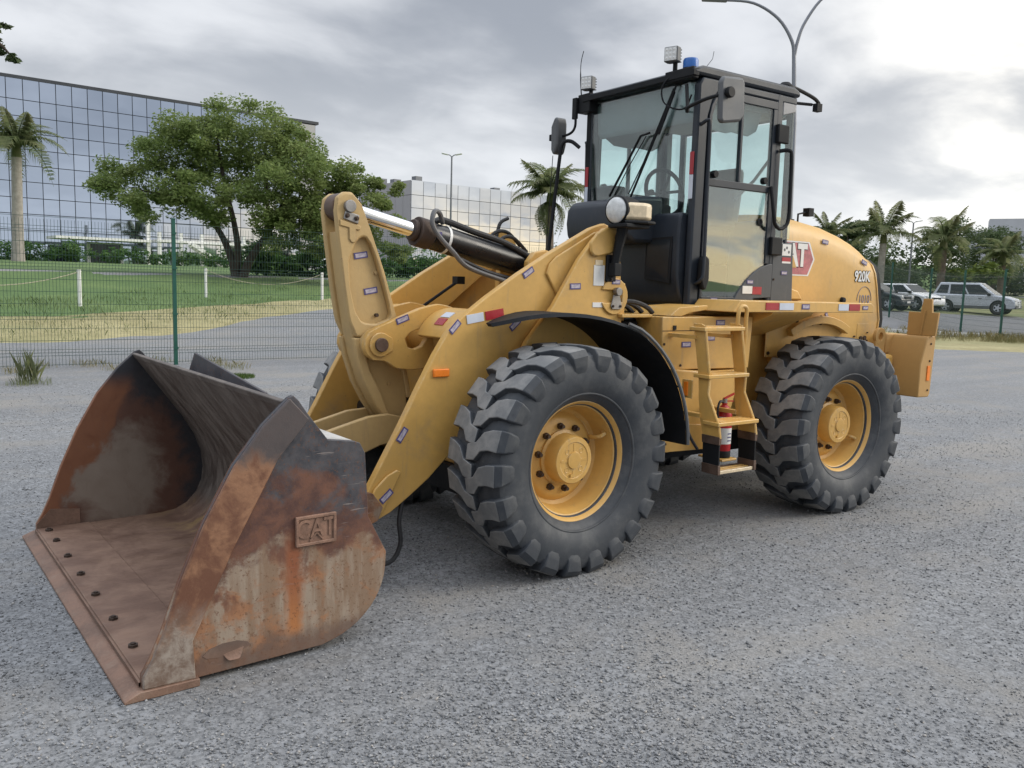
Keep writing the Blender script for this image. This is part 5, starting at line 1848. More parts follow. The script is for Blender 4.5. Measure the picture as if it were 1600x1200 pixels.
# platform beam below the cab and rear wing rail
MB().prism([(-1.02, 1.42), (-1.10, 1.475), (-1.36, 1.49), (-1.36, 1.46), (-1.20, 1.44), (-1.12, 1.417)], 'y', .45, .80).build('deck_bracket', YEL, LD, bevel=.004)
MB().box(-2.62, -1.30, -.56, .60, 1.42, 1.468).build('cab_deck', YEL, LD, bevel=.004)
for s_ in (1, -1):
    rl = MB().prism([(-1.42, 1.46), (-1.48, 1.528), (-2.95, 1.522), (-2.985, 1.50), (-2.985, 1.452), (-1.42, 1.452)], 'y', .60*s_, .97*s_).build('rear_wing', YEL, LD, bevel=.006)
    if s_ > 0:
        decal(rl, -1.80, 1.492, .9715, .135, .047, 0, REDR)
        decal(rl, -1.95, 1.492, .9715, .15, .047, 0, WHTR)
        decal(rl, -2.60, 1.490, .9715, .12, .047, 0, WHTR)
        decal(rl, -2.735, 1.490, .9715, .13, .047, 0, REDR)
        sticker(rl, -2.16, 1.492, .971, 0)
        sticker(rl, -2.87, 1.488, .971, 0, .8)
    MB().prism([(.5*s_, 1.452), (.96*s_, 1.452), (.93*s_, 1.425), (.5*s_, 1.26)], 'x', -2.28, -1.83).build('wing_gusset', YEL, LD, bevel=.004)

# ---- hood
def hood_sections():
    secs = []
    for x, zt, wt in ((-2.40, 2.165, 0), (-2.62, 2.155, 0), (-2.95, 2.115, .15), (-3.20, 2.06, .35), (-3.38, 2.005, .55), (-3.50, 1.955, .75), (-3.575, 1.915, .9), (-3.615, 1.885, 1.0)):
        half = [(.545, 1.05), (.545, 1.38), (.545, zt-.24), (.538, zt-.13), (.515, zt-.062), (.468, zt-.018), (.40, zt), (.2, zt+.012), (0, zt+.015)]
        ring = [(y, z) for y, z in half]+[(-y, z) for y, z in half[-2::-1]]
        f = lambda z: float(np.interp(z, [1.05, 1.38, 1.86, 2.2], [-.075, -.115, 0, .02]))
        secs.append([(x+wt*f(z), y, z) for y, z in ring])
    return secs


hs = hood_sections()
hb = MB()
n = len(hs[0])
hb.add([p for s_ in hs for p in s_], [(i*n+k, i*n+k+1, (i+1)*n+k+1, (i+1)*n+k) for i in range(len(hs)-1) for k in range(n-1)]+[tuple(range(n)), tuple(range(len(hs)*n-1, (len(hs)-1)*n-1, -1))])
hood = hb.build('hood', YEL, LD, smooth=50)
# black rear grille surround and the yellow rim behind it
last = hs[-1]
def shell_strip(d0, d1, grow, mat, name):
    mb = MB()
    vs = []
    for d_ in (d0, d1):
        for x, y, z in last:
            vs.append((x-d_, y*(1+grow), z+(grow*.4 if z > 1.5 else 0)))
    mb.add(vs, [(k, k+1, n+k+1, n+k) for k in range(n-1)]+[tuple(range(n)), tuple(range(2*n-1, n-1, -1))])
    return mb.build(name, mat, hood, smooth=50)


shell_strip(.004, .060, .010, BLK, 'grille_surround')
shell_strip(.0, .012, .014, YEL, 'rear_rim')
# emblem (mostly behind the cab post), model number, round badge
hx = lambda u, w, k=1.0: (-2.565-.245*u*k, 1.845+.13*w*k)
hexo = [hx(-1, 0), hx(-.70, 1), hx(.70, 1), hx(1, 0), hx(.72, -1), hx(-.70, -1)]
hexi = [hx(-1, 0, .92), hx(-.70, 1, .92), hx(.70, 1, .92), hx(1, 0, .92), hx(.72, -1, .92), hx(-.70, -1, .92)]
yh = .5465
MB().prism(hexo, 'y', yh-.001, yh+.001).build('emblem_border', PAPER, hood, smooth=0)
MB().prism(hexi, 'y', yh+.001, yh+.002).build('emblem_field', paint('faded_red_print', (0.42, 0.13, 0.15), 0.5, 0.25, 30, (0.45, 0.30, 0.12), 1.0), hood, smooth=0)
tm = text_mesh('CAT', .205, PAPER, .001, .010)
o = obj('emblem_lettering', tm, hood, loc=(-2.53, yh+.0045, 1.862))
o.rotation_euler = (PI/2, 0, PI)
o.scale = (.86, 1.1, 1)
tm2 = text_mesh('CAT', .205, BLK, .0005, .015)
o = obj('emblem_lettering_outline', tm2, hood, loc=(-2.53, yh+.0028, 1.862))
o.rotation_euler = (PI/2, 0, PI)
o.scale = (.86, 1.1, 1)
MB().prism([(-2.49, 1.775), (-2.585, 1.775+.0), (-2.537, 1.862)], 'y', yh+.0058, yh+.0068).build('emblem_triangle', YEL, hood, smooth=0)
for (bd_, m_, yy) in ((.0075, BLK, .0012), (.003, PAPER, .0030)):
    tm = text_mesh('920K', .118, m_, .0006, bd_)
    o = obj('model_number', tm, hood, loc=(-3.455, yh+yy, 1.728))
    o.rotation_euler = (PI/2, 0, PI)
    o.scale = (.84, 1.0, 1)
NAVY = paint('dark_blue_print', (0.15, 0.16, 0.26), 0.5, 0.15, 20)
tm = text_mesh('1010', .085, NAVY, .0006, .0)
o = obj('fleet_number', tm, hood, loc=(-3.505, yh+.0012, 1.545))
o.rotation_euler = (PI/2, 0, PI)
o.scale = (.92, 1.1, 1)
ar = [(-3.505+.1*math.cos(R(a)), yh+.001, 1.535+.115*math.sin(R(a))) for a in range(0, 181, 12)]
MB().tube(ar, .0022, 5).build('fleet_number_arch', NAVY, hood)
for x, z, an in ((-2.93, 1.985, -6), (-3.47, 1.845, -18), (-2.50, 1.555, -30), (-3.02, 1.40, -60), (-2.60, 1.345, 0)):
    sticker(hood, x, z, .5465, an, .9)
MB().lathe([(.0005, .03), (.022, .026), (.026, 0)], (-3.20, .545, 1.535), (0, 1, 0), 16).build('hood_latch', BLK, hood)
# lower flank: bolted covers
MB().box(-2.66, -2.28, .5455, .553, 1.10, 1.40).build('bolted_cover', YEL, hood, bevel=.004)
for x, z in ((-2.31, 1.37), (-2.31, 1.13), (-2.63, 1.13), (-2.63, 1.37), (-2.74, 1.335), (-2.74, 1.385), (-2.84, 1.345), (-2.94, 1.40), (-2.94, 1.35)):
    obj('bolt', BM, hood, loc=(x, .5535 if x > -2.7 else .546, z))
rb = arc(-2.6, .63, .78, 60, 118, 10)+arc(-2.6, .63, .72, 118, 60, 10)
MB().prism([(x-.30, z) for x, z in rb], 'y', .5455, .60).build('wheel_arch_rib', YEL, hood, bevel=.004)
MB().box(-3.60, -3.44, .5455, .5475, 1.20, 1.345).build('service_plate', YEL, hood, bevel=.0008)
for x, z, r_ in ((-3.49, 1.225, .017), (-3.545, 1.225, .02), (-3.40, 1.24, .008), (-3.58, 1.27, .006), (-3.58, 1.205, .006)):
    MB().cyl((x, .547, z), (x, .558, z), r_, n=16).build('test_port', BOLT, hood)
MB().prism([(-2.36, 1.66), (-2.60, 1.60), (-2.66, 1.53), (-2.36, 1.53)], 'y', .5455, .575).build('hood_step_cover', YEL, hood, bevel=.012)
decal(hood, -2.47, 1.50, .58, .07, .045, 0, PAPER, 'data_plate') if False else decal(hood, -2.44, 1.565, .5765, .07, .045, 0, PAPER, 'data_plate')
MB().cyl((-3.18, 0, 2.06), (-3.18, 0, 2.20), .045, n=20).build('exhaust_stub', BLK, hood)
MB().tube([(-2.90, .30, 2.10), (-2.90, .30, 2.21), (-3.02, .30, 2.235)], .008, 6).box(-3.06, -3.0, .27, .33, 2.20, 2.265).build('mirror_stalk', BLK, hood)

# ---- counterweight and rear hitch plate
cwp = [(-3.72, .765), (-3.72, 1.035), (-3.79, 1.235), (-3.81, 1.262), (-3.91, 1.265), (-3.92, 1.24), (-3.895, .79), (-3.875, .762)]
cwt = MB().prism(cwp, 'y', -.955, .955).build('counterweight', CW, LD, bevel=.008)
MB().prism([(-3.50, .80), (-3.50, 1.06), (-3.56, 1.10), (-3.705, 1.10), (-3.705, .80)], 'y', -.74, .735).build('rear_bumper_block', YEL, LD, bevel=.03)
MB().prism([(-3.70, 1.10), (-3.70, 1.25), (-3.71, 1.268), (-3.86, 1.268), (-3.86, 1.10)], 'y', -.62, .655).build('radiator_guard', CW, LD, bevel=.01)
MB().prism([(.745, 1.263), (.985, 1.263), (1.0, 1.455), (.945, 1.455), (.935, 1.565), (.865, 1.565), (.848, 1.455), (.745, 1.455)], 'x', -3.87, -3.845).build('hitch_plate', CW, cwt, bevel=.004)
MB().bar((-3.84, .865, 1.265), (-3.84, .89, 1.47), .014, .014).build('weld_rib', CW, cwt)
MB().box(-3.86, -3.82, .9555, .962, .90, 1.02).build('amber_reflector', ORA, cwt)
for z in (.82, 1.06, 1.20):
    obj('bolt', BMS, cwt, loc=(-3.85, .955, z))
ey = arc(-3.585, 1.235, .075, -30, 240, 14)
eye_o = [(-3.585+.072*math.cos(2*PI*i/24), 1.245+.072*math.sin(2*PI*i/24)) for i in range(24)]
eye_i = [(-3.585+.034*math.cos(2*PI*i/24), 1.245+.034*math.sin(2*PI*i/24)) for i in range(24)]
MB().ring(eye_o, eye_i, 'y', .645, .675).prism([(-3.52, 1.09), (-3.64, 1.09), (-3.655, 1.22), (-3.60, 1.205), (-3.56, 1.195), (-3.52, 1.21)], 'y', .646, .674).build('lifting_eye', CW, LD, bevel=.003)
MB().cyl((-2.6, -.72, .63), (-2.6, .72, .63), .14, n=24).build('rear_axle', YEL, LD)

# ---- ladder
ST = [(.995, 1.385), (1.06, 1.385), (1.085, 1.375), (1.09, 1.345), (1.142, 1.06), (1.138, .955), (1.19, .86), (1.235, .775), (1.25, .70), (1.12, .70), (1.09, .80), (1.07, .92), (1.06, 1.05), (1.02, 1.25)]
SX = (-1.03, -1.36)
lad = MB().prism([(y, z) for y, z in ST], 'x', SX[0]-.005, SX[0]+.005).build('ladder', YEL, LD, bevel=.002)
MB().prism(ST, 'x', SX[1]-.005, SX[1]+.005).build('stringer', YEL, lad, bevel=.002)
edge = ST[2:9]
for x in SX:
    MB().tube([(x, y+.004, z) for y, z in edge], .009, 8).build('edge_bar', YEL, lad)
for y, z in ((1.035, 1.352), (1.09, 1.065), (1.185, .785)):
    st_ = MB().box(SX[1]-.02, SX[0]+.02, y-.06, y+.07, z-.012, z+.012)
    so_ = st_.build('step', YEL, lad, bevel=.004)
    for k in range(4):
        MB().box(SX[1]+.01, SX[0]-.01, y-.05+.032*k, y-.036+.032*k, z+.012, z+.017).build('tread_bar', YEL, lad) if k < 4 else None
for x in SX:
    MB().prism([(1.115, .71), (1.258, .71), (1.258, .66), (1.12, .66)], 'x', x-.011, x+.011).build('rubber_clamp', PIN, lad, bevel=.002)
    MB().prism([(1.122, .665), (1.254, .665), (1.258, .49), (1.13, .49)], 'x', x-.006, x+.006).build('rubber_strap', BLK, lad, bevel=.002)
    MB().prism([(1.126, .535), (1.26, .535), (1.262, .475), (1.13, .475)], 'x', x-.011, x+.011).build('rubber_clamp', PIN, lad, bevel=.002)
for k in range(4):
    MB().box(SX[1]+.012, SX[0]-.012, 1.132+.034*k, 1.152+.034*k, .478, .498).build('bottom_step_bar', CREAM if k in (3,) else PIN if k == 0 else YEL, lad, bevel=.002)
lo = [(-1.355, 1.06, 1.37), (-1.355, 1.065, 1.45), (-1.37, 1.065, 1.485), (-1.40, 1.065, 1.495), (-1.43, 1.065, 1.475), (-1.435, 1.06, 1.40), (-1.44, 1.055, 1.27), (-1.425, 1.05, 1.235), (-1.38, 1.05, 1.23)]
MB().tube(spline(lo, 5), .013, 10).build('hand_loop', YEL, lad)
for z in (1.30, .82):
    for x in SX:
        MB().box(x-.02, x+.02, .80, 1.03 if z > 1 else 1.10, z-.012, z+.012).build('ladder_bracket', YEL, lad)
mk = MB().box(-1.005, -.995, .955, 1.04, .92, 1.035).build('marker_plate', YEL, lad, bevel=.002)
MB().box(-.9955, -.988, .975, 1.005, .935, 1.02).build('amber_reflector', ORA, mk)
MB().tube([(-1.0, .96, .98), (-1.03, .82, .98)], .006, 6).build('marker_stay', BOLT, lad)
MB().tube(spline([(-1.05, .86, .84), (-1.05, .93, .76), (-1.05, 1.0, .66), (-1.05, 1.06, .60)], 5), .010, 6).build('hose', HOSE, lad)

# ---- cab
cab = MB()
X0, X1, HW, ZT, ZB = -1.42, -2.44, .58, 3.02, 1.47
# floor pan and rear wall
cab.box(X0-.02, X1, -HW+.02, HW-.02, ZB, 1.52)
cab.box(X1, X1-.02, -HW+.03, HW-.03, ZB, 2.05)
cab.box(X1-.018, X1+.0, -HW+.03, HW-.03, 2.86, ZT-.02)
cabo = cab.build('cab', CABD, LD, bevel=.01)


def post(pts, name, mat=CABD, w=None, bevel=.012):
    return MB().prism(pts[0], pts[1], pts[2], pts[3]).build(name, mat, cabo, bevel=bevel)


for s_ in (1, -1):
    # front pillar, thick with a rounded shoulder at the roof
    post(([(-1.405, 1.48), (-1.50, 1.48), (-1.51, 2.75), (-1.545, 2.86), (-1.60, 2.925), (-1.60, 3.0), (-1.45, 3.0), (-1.415, 2.95)], 'y', (HW-.055)*s_, HW*s_), 'front_pillar')
    post(([(-2.225, 1.48), (-2.29, 1.48), (-2.285, 3.0), (-2.215, 3.0)], 'y', (HW-.06)*s_, HW*s_), 'door_post')
    post(([(-2.415, 1.5), (-2.455, 1.5), (-2.445, 3.0), (-2.405, 3.0)], 'y', (HW-.07)*s_, (HW-.02)*s_), 'rear_pillar')
    post(([(-1.45, 2.945), (-1.45, 3.0), (-2.44, 3.0), (-2.44, 2.945)], 'y', (HW-.05)*s_, (HW-.001)*s_), 'roof_rail')
    # rear lower panel in lighter grey
    rp = post(([(-2.262, 1.395), (-2.262, 1.93), (-2.49, 1.96), (-2.525, 1.385)], 'y', (HW-.03)*s_, (HW+.004)*s_), 'rear_corner_panel', CABM, bevel=.006)
    MB().prism([(-2.30, 1.96), (-2.30, 2.86), (-2.425, 2.90), (-2.465, 1.985)], 'y', (HW-.022)*s_, (HW-.016)*s_).build('rear_quarter_glass', GLASS, cabo, smooth=0)
    post(([(-2.29, 2.86), (-2.29, 2.96), (-2.43, 2.96), (-2.43, 2.90)], 'y', (HW-.03)*s_, (HW-.004)*s_), 'quarter_header', CONC if s_ > 0 else CABM, bevel=.004)
    # door: frame, sliding upper panes, lower pane, curved foot panel
    fr_ = .022
    dm = MB()
    dm.prism([(-1.505, 1.53), (-1.53, 1.53), (-1.545, 2.76), (-1.578, 2.85), (-1.62, 2.885), (-1.62, 2.915), (-1.575, 2.89), (-1.535, 2.83), (-1.515, 2.76)], 'y', (HW-.03)*s_, (HW+.006)*s_)
    dm.box(-2.22, -1.60, (HW-.03)*s_, (HW+.006)*s_, 2.885, 2.94)
    dm.box(-2.22, -2.175, (HW-.03)*s_, (HW+.006)*s_, 1.79, 2.885)
    dm.box(-2.175, -1.535, (HW-.03)*s_, (HW+.008)*s_, 2.295, 2.345)
    dm.box(-1.862, -1.838, (HW-.026)*s_, (HW+.004)*s_, 2.345, 2.885)
    dm.box(-1.86, -1.505, (HW-.03)*s_, (HW+.006)*s_, 1.50, 1.545)
    door = dm.build('door', CABD, cabo, bevel=.004)
    foot = [(-2.22, 1.79), (-2.15, 1.77), (-2.06, 1.725), (-1.98, 1.665), (-1.90, 1.58), (-1.86, 1.53), (-1.84, 1.50), (-2.07, 1.50), (-2.07, 1.535), (-2.262, 1.545), (-2.262, 1.79)]
    MB().prism(foot, 'y', (HW-.03)*s_, (HW+.007)*s_).build('door_foot_panel', CABM, cabo, bevel=.005)
    MB().box(-1.845, -1.548, (HW-.016)*s_, (HW-.010)*s_, 2.345, 2.88).build('sliding_window', GLASS, cabo, smooth=0)
    MB().box(-2.172, -1.86, (HW-.008)*s_, (HW-.002)*s_, 2.345, 2.882).build('sliding_window', GLASS, cabo, smooth=0)
    pane = [(-1.53, 1.548), (-1.537, 2.293), (-2.172, 2.293), (-2.172, 1.775), (-2.15, 1.768), (-2.06, 1.722), (-1.98, 1.662), (-1.90, 1.578), (-1.875, 1.548)]
    MB().prism(pane, 'y', (HW-.008)*s_, (HW-.002)*s_).build('door_pane', GLASSD if s_ > 0 else GLASS, cabo, smooth=0)
    for x in (-1.60, -2.12):
        MB().cyl((x, (HW-.02)*s_, 2.378), (x, (HW+.016)*s_, 2.378), .026, n=8).build('slide_catch', BLK, cabo, bevel=.003)
    for z in (1.92, 2.72):
        MB().box(-2.325, -2.205, HW*s_, (HW+.035)*s_, z-.065, z+.065).build('hinge', BLK, cabo, bevel=.008)
    # black tubular rails: long one behind the door, short one on the pillar
    lr = [(-2.255, (HW+.01)*s_, 2.60), (-2.30, (HW+.055)*s_, 2.605), (-2.325, (HW+.065)*s_, 2.56), (-2.335, (HW+.065)*s_, 2.30), (-2.335, (HW+.065)*s_, 2.12), (-2.30, (HW+.06)*s_, 2.06), (-2.24, (HW+.06)*s_, 2.045), (-2.19, (HW+.06)*s_, 2.08), (-2.175, (HW+.06)*s_, 2.14), (-2.175, (HW+.02)*s_, 2.34)]
    MB().tube(spline(lr, 4), .014, 8).build('grab_rail', BLK, cabo)
    sr = [(-1.445, HW*s_, 2.69), (-1.45, (HW+.05)*s_, 2.71), (-1.465, (HW+.06)*s_, 2.67), (-1.47, (HW+.06)*s_, 2.3), (-1.475, (HW+.06)*s_, 1.75), (-1.465, (HW+.05)*s_, 1.66), (-1.46, HW*s_, 1.63)]
    MB().tube(spline(sr, 4), .012, 8).build('grab_rail', CABD, cabo)
    # red and silver marker strip on the pillar front
    MB().box(-1.4045, -1.400, (HW-.046)*s_, (HW-.012)*s_, 2.36, 2.51).build('reflective_strip', REDR, cabo)
    MB().box(-1.4045, -1.400, (HW-.046)*s_, (HW-.012)*s_, 2.20, 2.358).build('reflective_strip', WHTR, cabo)
dh = MB().prism([(-1.495, 1.59), (-1.465, 1.66), (-1.47, 1.80), (-1.51, 1.825), (-1.545, 1.80), (-1.55, 1.66), (-1.525, 1.59)], 'y', HW+.008, HW+.05).build('door_handle', BLK, cabo, bevel=.012)
MB().lathe([(.028, 0), (.028, .008), (.018, .010), (.014, .004), (.0005, .004)], (-2.095, HW-.001, 2.085), (0, 1, 0), 20).build('door_lock', BLK, cabo)
decal(cabo, -1.995, 1.598, HW+.0095, .105, .055, 0, PAPER, 'reflective_strip', .0015)
decal(cabo, -2.10, 1.594, HW+.0095, .10, .055, 0, REDR, 'reflective_strip', .0015)
for x, z in ((-2.02, 1.655), (-1.65, 1.523)):
    sticker(cabo, x, z, HW+.0075, 0, .8)
sticker(cabo, -2.40, 1.73, HW+.005, 0, .8)
decal(cabo, -2.415, 1.90, HW+.0055, .10, .085, 0, PAPER, 'warning_label', .001)
decal(cabo, -2.418, 1.83, HW+.0055, .10, .03, 0, REDR, 'warning_label', .0012)
decal(cabo, -2.418, 1.808, HW+.0055, .10, .014, 0, PAPER, 'warning_label', .001)
for x, z in ((-2.415, 1.915), (-2.39, 1.90), (-2.44, 1.885)):
    MB().cyl((x, HW+.0065, z), (x, HW+.0072, z), .011, n=12).build('label_print', GREYP, cabo)
for z in (1.45, 1.68):
    obj('bolt', BMS, cabo, loc=(-2.285, HW+.004, z))
# roof
rf = MB().prism([(-1.345, 3.005), (-1.36, 3.045), (-1.45, 3.075), (-2.40, 3.075), (-2.47, 3.05), (-2.475, 3.005)], 'y', -HW-.005, HW+.002)
rfo = rf.build('roof', CABD, cabo, bevel=.02)
MB().prism([(-1.352, 3.0), (-1.352, 3.035), (-1.40, 3.05), (-1.40, 3.0)], 'y', -HW, HW).build('visor_strip', BLK, cabo)
MB().box(-2.40, -1.47, -HW+.05, HW-.05, 2.86, 2.995).build('headliner', LINER, cabo, bevel=.02)
MB().prism([(-1.455, 2.97), (-1.47, 2.76), (-1.50, 2.72), (-1.52, 2.97)], 'y', -HW+.06, HW-.06).build('sun_visor', LINER, cabo, bevel=.01)
for s_ in (1, -1):
    MB().prism([(-1.52, 2.86), (-1.52, 2.74), (-1.62, 2.69), (-1.80, 2.685), (-1.85, 2.70), (-2.02, 2.69), (-2.10, 2.73), (-2.13, 2.80), (-2.15, 2.86)], 'y', (HW-.10)*s_, (HW-.085)*s_).build('side_sun_blind', LINER, cabo)
# windscreen with its step down on the left
ws = [(-.535, 3.0), (.53, 3.0), (.535, 2.095), (.045, 2.095), (-.045, 2.215), (-.535, 2.225)]
MB().prism(ws, 'x', -1.428, -1.422).build('windscreen', GLASS, cabo, smooth=0)
MB().box(-1.41, -1.43, -.58, -.535, 2.0, 3.0).build('screen_seal', BLK, cabo)
lowp = [(-1.37, 2.11), (-1.355, 2.07), (-1.345, 1.95), (-1.35, 1.68), (-1.375, 1.56), (-1.42, 1.49), (-1.50, 1.465), (-1.55, 1.47), (-1.55, 2.05), (-1.43, 2.11)]
MB().prism(lowp, 'y', -.56, .515).build('front_panel', CABD, cabo, bevel=.015)
MB().prism([(.205, 1.655), (.455, 1.625), (.468, 1.95), (.215, 1.94)], 'x', -1.352, -1.338).build('toe_window_frame', BLK, cabo, bevel=.004)
MB().prism([(.222, 1.675), (.44, 1.65), (.45, 1.93), (.232, 1.92)], 'x', -1.339, -1.336).build('toe_window', CARG, cabo, smooth=0)
cwl = MB().prism([(-1.10, 1.95), (-1.085, 2.05), (-1.095, 2.15), (-1.14, 2.205), (-1.25, 2.225), (-1.44, 2.235), (-1.44, 1.90), (-1.16, 1.90)], 'y', -.40, .27).build('cowl', CABD, cabo, bevel=.03)
# wiper
wp = MB().tube([(-1.40, .36, 2.93), (-1.385, .24, 2.66)], .010, 6)
wp.tube([(-1.395, .38, 2.97), (-1.39, .12, 2.50), (-1.395, -.03, 2.25)], .009, 6).tube([(-1.39, .36, 2.95), (-1.385, .10, 2.48), (-1.39, -.05, 2.27)], .005, 6)
wp.tube([(-1.385, .15, 2.68), (-1.385, .06, 2.67), (-1.395, -.13, 2.44), (-1.40, -.27, 2.27)], .009, 6).tube([(-1.38, .12, 2.66), (-1.395, -.07, 2.46), (-1.40, -.22, 2.27)], .004, 6)
wp.build('wiper', BLK, cabo)
# inside: wheel, column, seat, console, rear frame
MB().tube([(-1.70+.175*math.cos(a)*.35, .0+.185*math.sin(a), 2.30+.175*math.cos(a)*.93) for a in [2*PI*i/28 for i in range(29)]], .016, 8).tube([(-1.64, 0, 2.14), (-1.70, 0, 2.30), (-1.76, 0, 2.46)], .012, 6).tube([(-1.70, -.18, 2.30), (-1.70, .18, 2.30)], .012, 6).build('steering_wheel', BLK, cabo)
MB().tube([(-1.45, 0, 1.60), (-1.60, 0, 2.05), (-1.70, 0, 2.30)], [.10, .07, .04], 12).box(-1.47, -1.66, -.13, .13, 2.08, 2.2).build('steering_column', BLK, cabo, bevel=.02)
seat = MB().box(-2.20, -1.80, -.24, .24, 1.78, 1.92).build('seat', SEATM, cabo, bevel=.05)
MB().prism([(-2.12, 1.88), (-2.20, 2.45), (-2.24, 2.52), (-2.32, 2.52), (-2.32, 2.40), (-2.25, 1.88)], 'y', -.24, .24).build('seat_back', SEATM, cabo, bevel=.05)
MB().box(-2.25, -1.75, -.20, .20, 1.52, 1.78).build('seat_base', BLK, cabo, bevel=.02)
for s_ in (1, -1):
    MB().box(-2.12, -1.78, s_*.27, s_*.35, 2.04, 2.10).build('arm_rest', SEATM, cabo, bevel=.02)
MB().box(-2.40, -1.60, -.54, -.32, 1.52, 2.16).build('right_console', GREYP, cabo, bevel=.03)
MB().box(-2.41, -2.10, .28, .54, 1.52, 2.10).build('left_console', GREYP, cabo, bevel=.03)
MB().box(-1.44, -1.60, -.52, -.30, 2.18, 2.36).build('monitor', BLK, cabo, bevel=.02)
MB().prism([(-.52, 2.07), (.52, 2.07), (.52, 2.85), (-.52, 2.85)], 'x', -2.452, -2.446).build('rear_window', GLASS, cabo, smooth=0)
MB().tube([(-2.38, .45, 2.62), (-2.20, .42, 2.40), (-2.02, .40, 2.25)], .012, 6).build('window_stay', GREYP, cabo)
# outside fittings
def work_light(p, rz, label=None):
    o = MB().box(-.032, .032, -.050, .050, -.050, .050).build('work_light', GREYP, cabo, bevel=.008, loc=p)
    o.rotation_euler.z = rz
    ln = MB().box(.0325, .036, -.043, .043, -.043, .043, 0)
    for i in (-1, 0, 1):
        for j in (-1, 0, 1):
            ln.lathe([(.012, .036), (.009, .0365), (.0005, .0395)], (0, i*.027, j*.027), (1, 0, 0), 10, 1)
    q = bpy.data.objects.new('lamp_lens', ln.mesh('lamp_lens', [LAMPW, PAPER]))
    C.objects.link(q)
    q.parent = cabo
    q.location = p
    q.rotation_euler.z = rz
    for k in range(5):
        f_ = MB().box(-.052, -.032, -.044, .044, -.045+.02*k, -.04+.02*k).build('cooling_fin', BLK, cabo, loc=p)
        f_.rotation_euler.z = rz
    MB().tube([(p[0]-.03, p[1], p[2]-.045), (p[0]-.03, p[1], p[2]-.12)], .016, 8).build('lamp_bracket', BLK, cabo)


work_light((-1.38, .345, 3.172), R(20))
work_light((-1.38, -.545, 3.135), R(20))
MB().lathe([(.052, 0), (.052, .05), (.046, .062), (.0005, .065)], (-1.45, .45, 3.075), (0, 0, 1), 24).build('blue_beacon', BLUEP, cabo)
MB().box(-1.42, -1.36, .30, .56, 2.985, 3.06).build('lamp_mount', BLK, cabo, bevel=.006)
MB().box(-1.45, -1.36, -.64, -.50, 2.92, 3.06).build('lamp_mount', BLK, cabo, bevel=.006)
MB().box(-1.36, -1.335, -.68, -.63, 2.88, 3.04).build('mirror_mount', BLK, cabo, bevel=.005)
MB().tube(spline([(-1.36, .36, 3.03), (-1.34, .30, 2.96), (-1.34, .32, 2.86), (-1.35, .42, 2.80), (-1.37, .50, 2.80), (-1.38, .54, 2.88)], 5), .006, 6).build('lamp_wire', BLK, cabo)
rm = MB().prism([(.40, 2.83), (.52, 2.83), (.545, 2.90), (.50, 2.975), (.42, 2.965), (.385, 2.90)], 'x', -1.412, -1.404).build('round_mirror', GLASS, cabo, bevel=.002)
# mirrors
mr = MB().prism([(-1.33, 2.645), (-1.31, 2.67), (-1.30, 2.90), (-1.325, 2.935), (-1.50, 2.95), (-1.525, 2.92), (-1.53, 2.72), (-1.50, 2.675)], 'y', .83, .87).build('door_side_mirror', GREYP, cabo, bevel=.016)
MB().cyl((-1.36, .872, 2.835), (-1.36, .905, 2.835), .035, n=16).build('mirror_clamp', BLK, cabo, bevel=.006)
MB().tube(spline([(-1.37, .50, 2.95), (-1.33, .56, 2.77), (-1.25, .64, 2.765), (-1.27, .78, 2.80), (-1.36, .89, 2.835)], 5), .012, 8).build('mirror_arm', BLK, cabo)
MB().prism([(-.82, 2.905), (-.79, 2.91), (-.775, 2.86), (-.775, 2.70), (-.80, 2.63), (-.83, 2.62), (-.855, 2.66), (-.86, 2.84)], 'x', -1.37, -1.27).build('far_side_mirror', GREYP, cabo, bevel=.016)
MB().tube(spline([(-1.34, -.64, 2.93), (-1.34, -.64, 2.82), (-1.33, -.70, 2.77), (-1.33, -.88, 2.765)], 5), .010, 8).build('mirror_arm', BLK, cabo)
MB().box(-1.36, -1.30, -.92, -.87, 2.74, 2.79).build('mirror_clamp', BLK, cabo, bevel=.005)
fr2 = [(-1.36, -.60, 2.66), (-1.32, -.66, 2.71), (-1.27, -.70, 2.69), (-1.25, -.71, 2.55), (-1.20, -.71, 2.1), (-1.17, -.70, 1.85), (-1.18, -.62, 1.78)]
MB().tube(spline(fr2, 5), .015, 8).build('far_grab_rail', BLK, cabo)
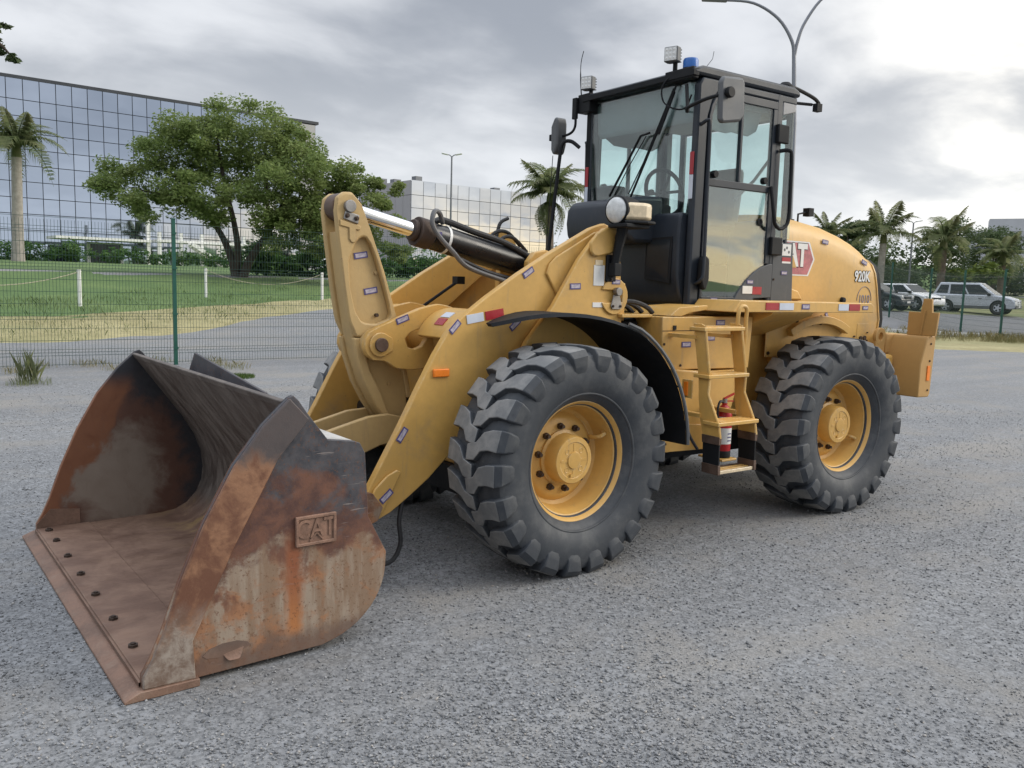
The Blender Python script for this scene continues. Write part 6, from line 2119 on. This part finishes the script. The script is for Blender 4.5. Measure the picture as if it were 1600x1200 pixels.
# rear mirror arm at the roof's back corner
MB().tube(spline([(-2.42, .50, 3.06), (-2.50, .46, 3.10), (-2.62, .42, 3.12), (-2.86, .40, 3.09), (-2.96, .38, 3.065)], 5), .014, 8).tube([(-2.46, .30, 3.03), (-2.90, .36, 3.05)], .012, 8).box(-2.98, -2.92, .355, .40, 3.0, 3.06).build('rear_arm', BLK, cabo)
MB().lathe([(.06, 0), (.055, .03), (.03, .055), (.0005, .06)], (-2.44, .46, 3.075), (0, 0, 1), 16).build('roof_knob', BLK, cabo)
MB().tube(spline([(-1.38, -.62, 3.03), (-1.38, -.64, 3.18), (-1.37, -.63, 3.30), (-1.36, -.59, 3.38)], 4), [.005]*6+[.003]*7, 5).build('antenna', BLK, cabo)
MB().tube([(-1.75, .20, 3.07), (-1.80, .32, 3.22), (-1.80, .33, 3.27)], .002, 4).build('antenna', GREYP, cabo)
MB().tube([(-1.30, -.86, 2.62), (-1.27, -.86, 2.0), (-1.25, -.86, 1.7)], .003, 4).build('marker_whip', BLK, cabo)

# ------------------------------------------------------------------ fire extinguisher behind the ladder
fe = empty('fire_extinguisher', (-1.40, .955, .50), 0, 'red fire extinguisher standing behind the yellow ladder', 'extinguisher')
MB().lathe([(.0005, .0), (.058, .004), (.064, .02), (.064, .30), (.058, .335), (.035, .365), (.022, .375), (.022, .39)], (0, 0, 0), (0, 0, 1), 28).build('cylinder', REDP, fe)
MB().lathe([(.0645, .0), (.066, .005), (.066, .045), (.0645, .05)], (0, 0, 0), (0, 0, 1), 28).build('base_band', BLK, fe)
MB().lathe([(.0648, .10), (.0652, .10), (.0652, .215), (.0648, .215)], (0, 0, 0), (0, 0, 1), 28).build('label', PAPER, fe)
MB().lathe([(.0648, .255), (.0652, .255), (.0652, .295), (.0648, .295)], (0, 0, 0), (0, 0, 1), 28).build('label', PAPER, fe)
for z in (.125, .15, .175):
    MB().box(-.02, .02, .0653, .0658, z-.004, z+.004).build('label_print', PURP, fe)
MB().cyl((0, 0, .385), (0, 0, .42), .02, n=14).build('valve', STEEL, fe)
MB().bar((.01, 0, .42), (-.10, .01, .455), .022, .010).bar((.01, 0, .405), (-.085, .01, .40), .018, .008).build('handle', REDP, fe)
MB().tube(spline([(.02, 0, .40), (.07, .01, .40), (.095, .015, .34), (.085, .02, .22), (.075, .03, .10)], 5), .010, 8).build('hose', HOSE, fe)
MB().box(-1.46, -1.32, .82, 1.03, .485, .499).build('extinguisher_shelf', YEL, LD, bevel=.003)
fe.scale = (.82, .82, .92)
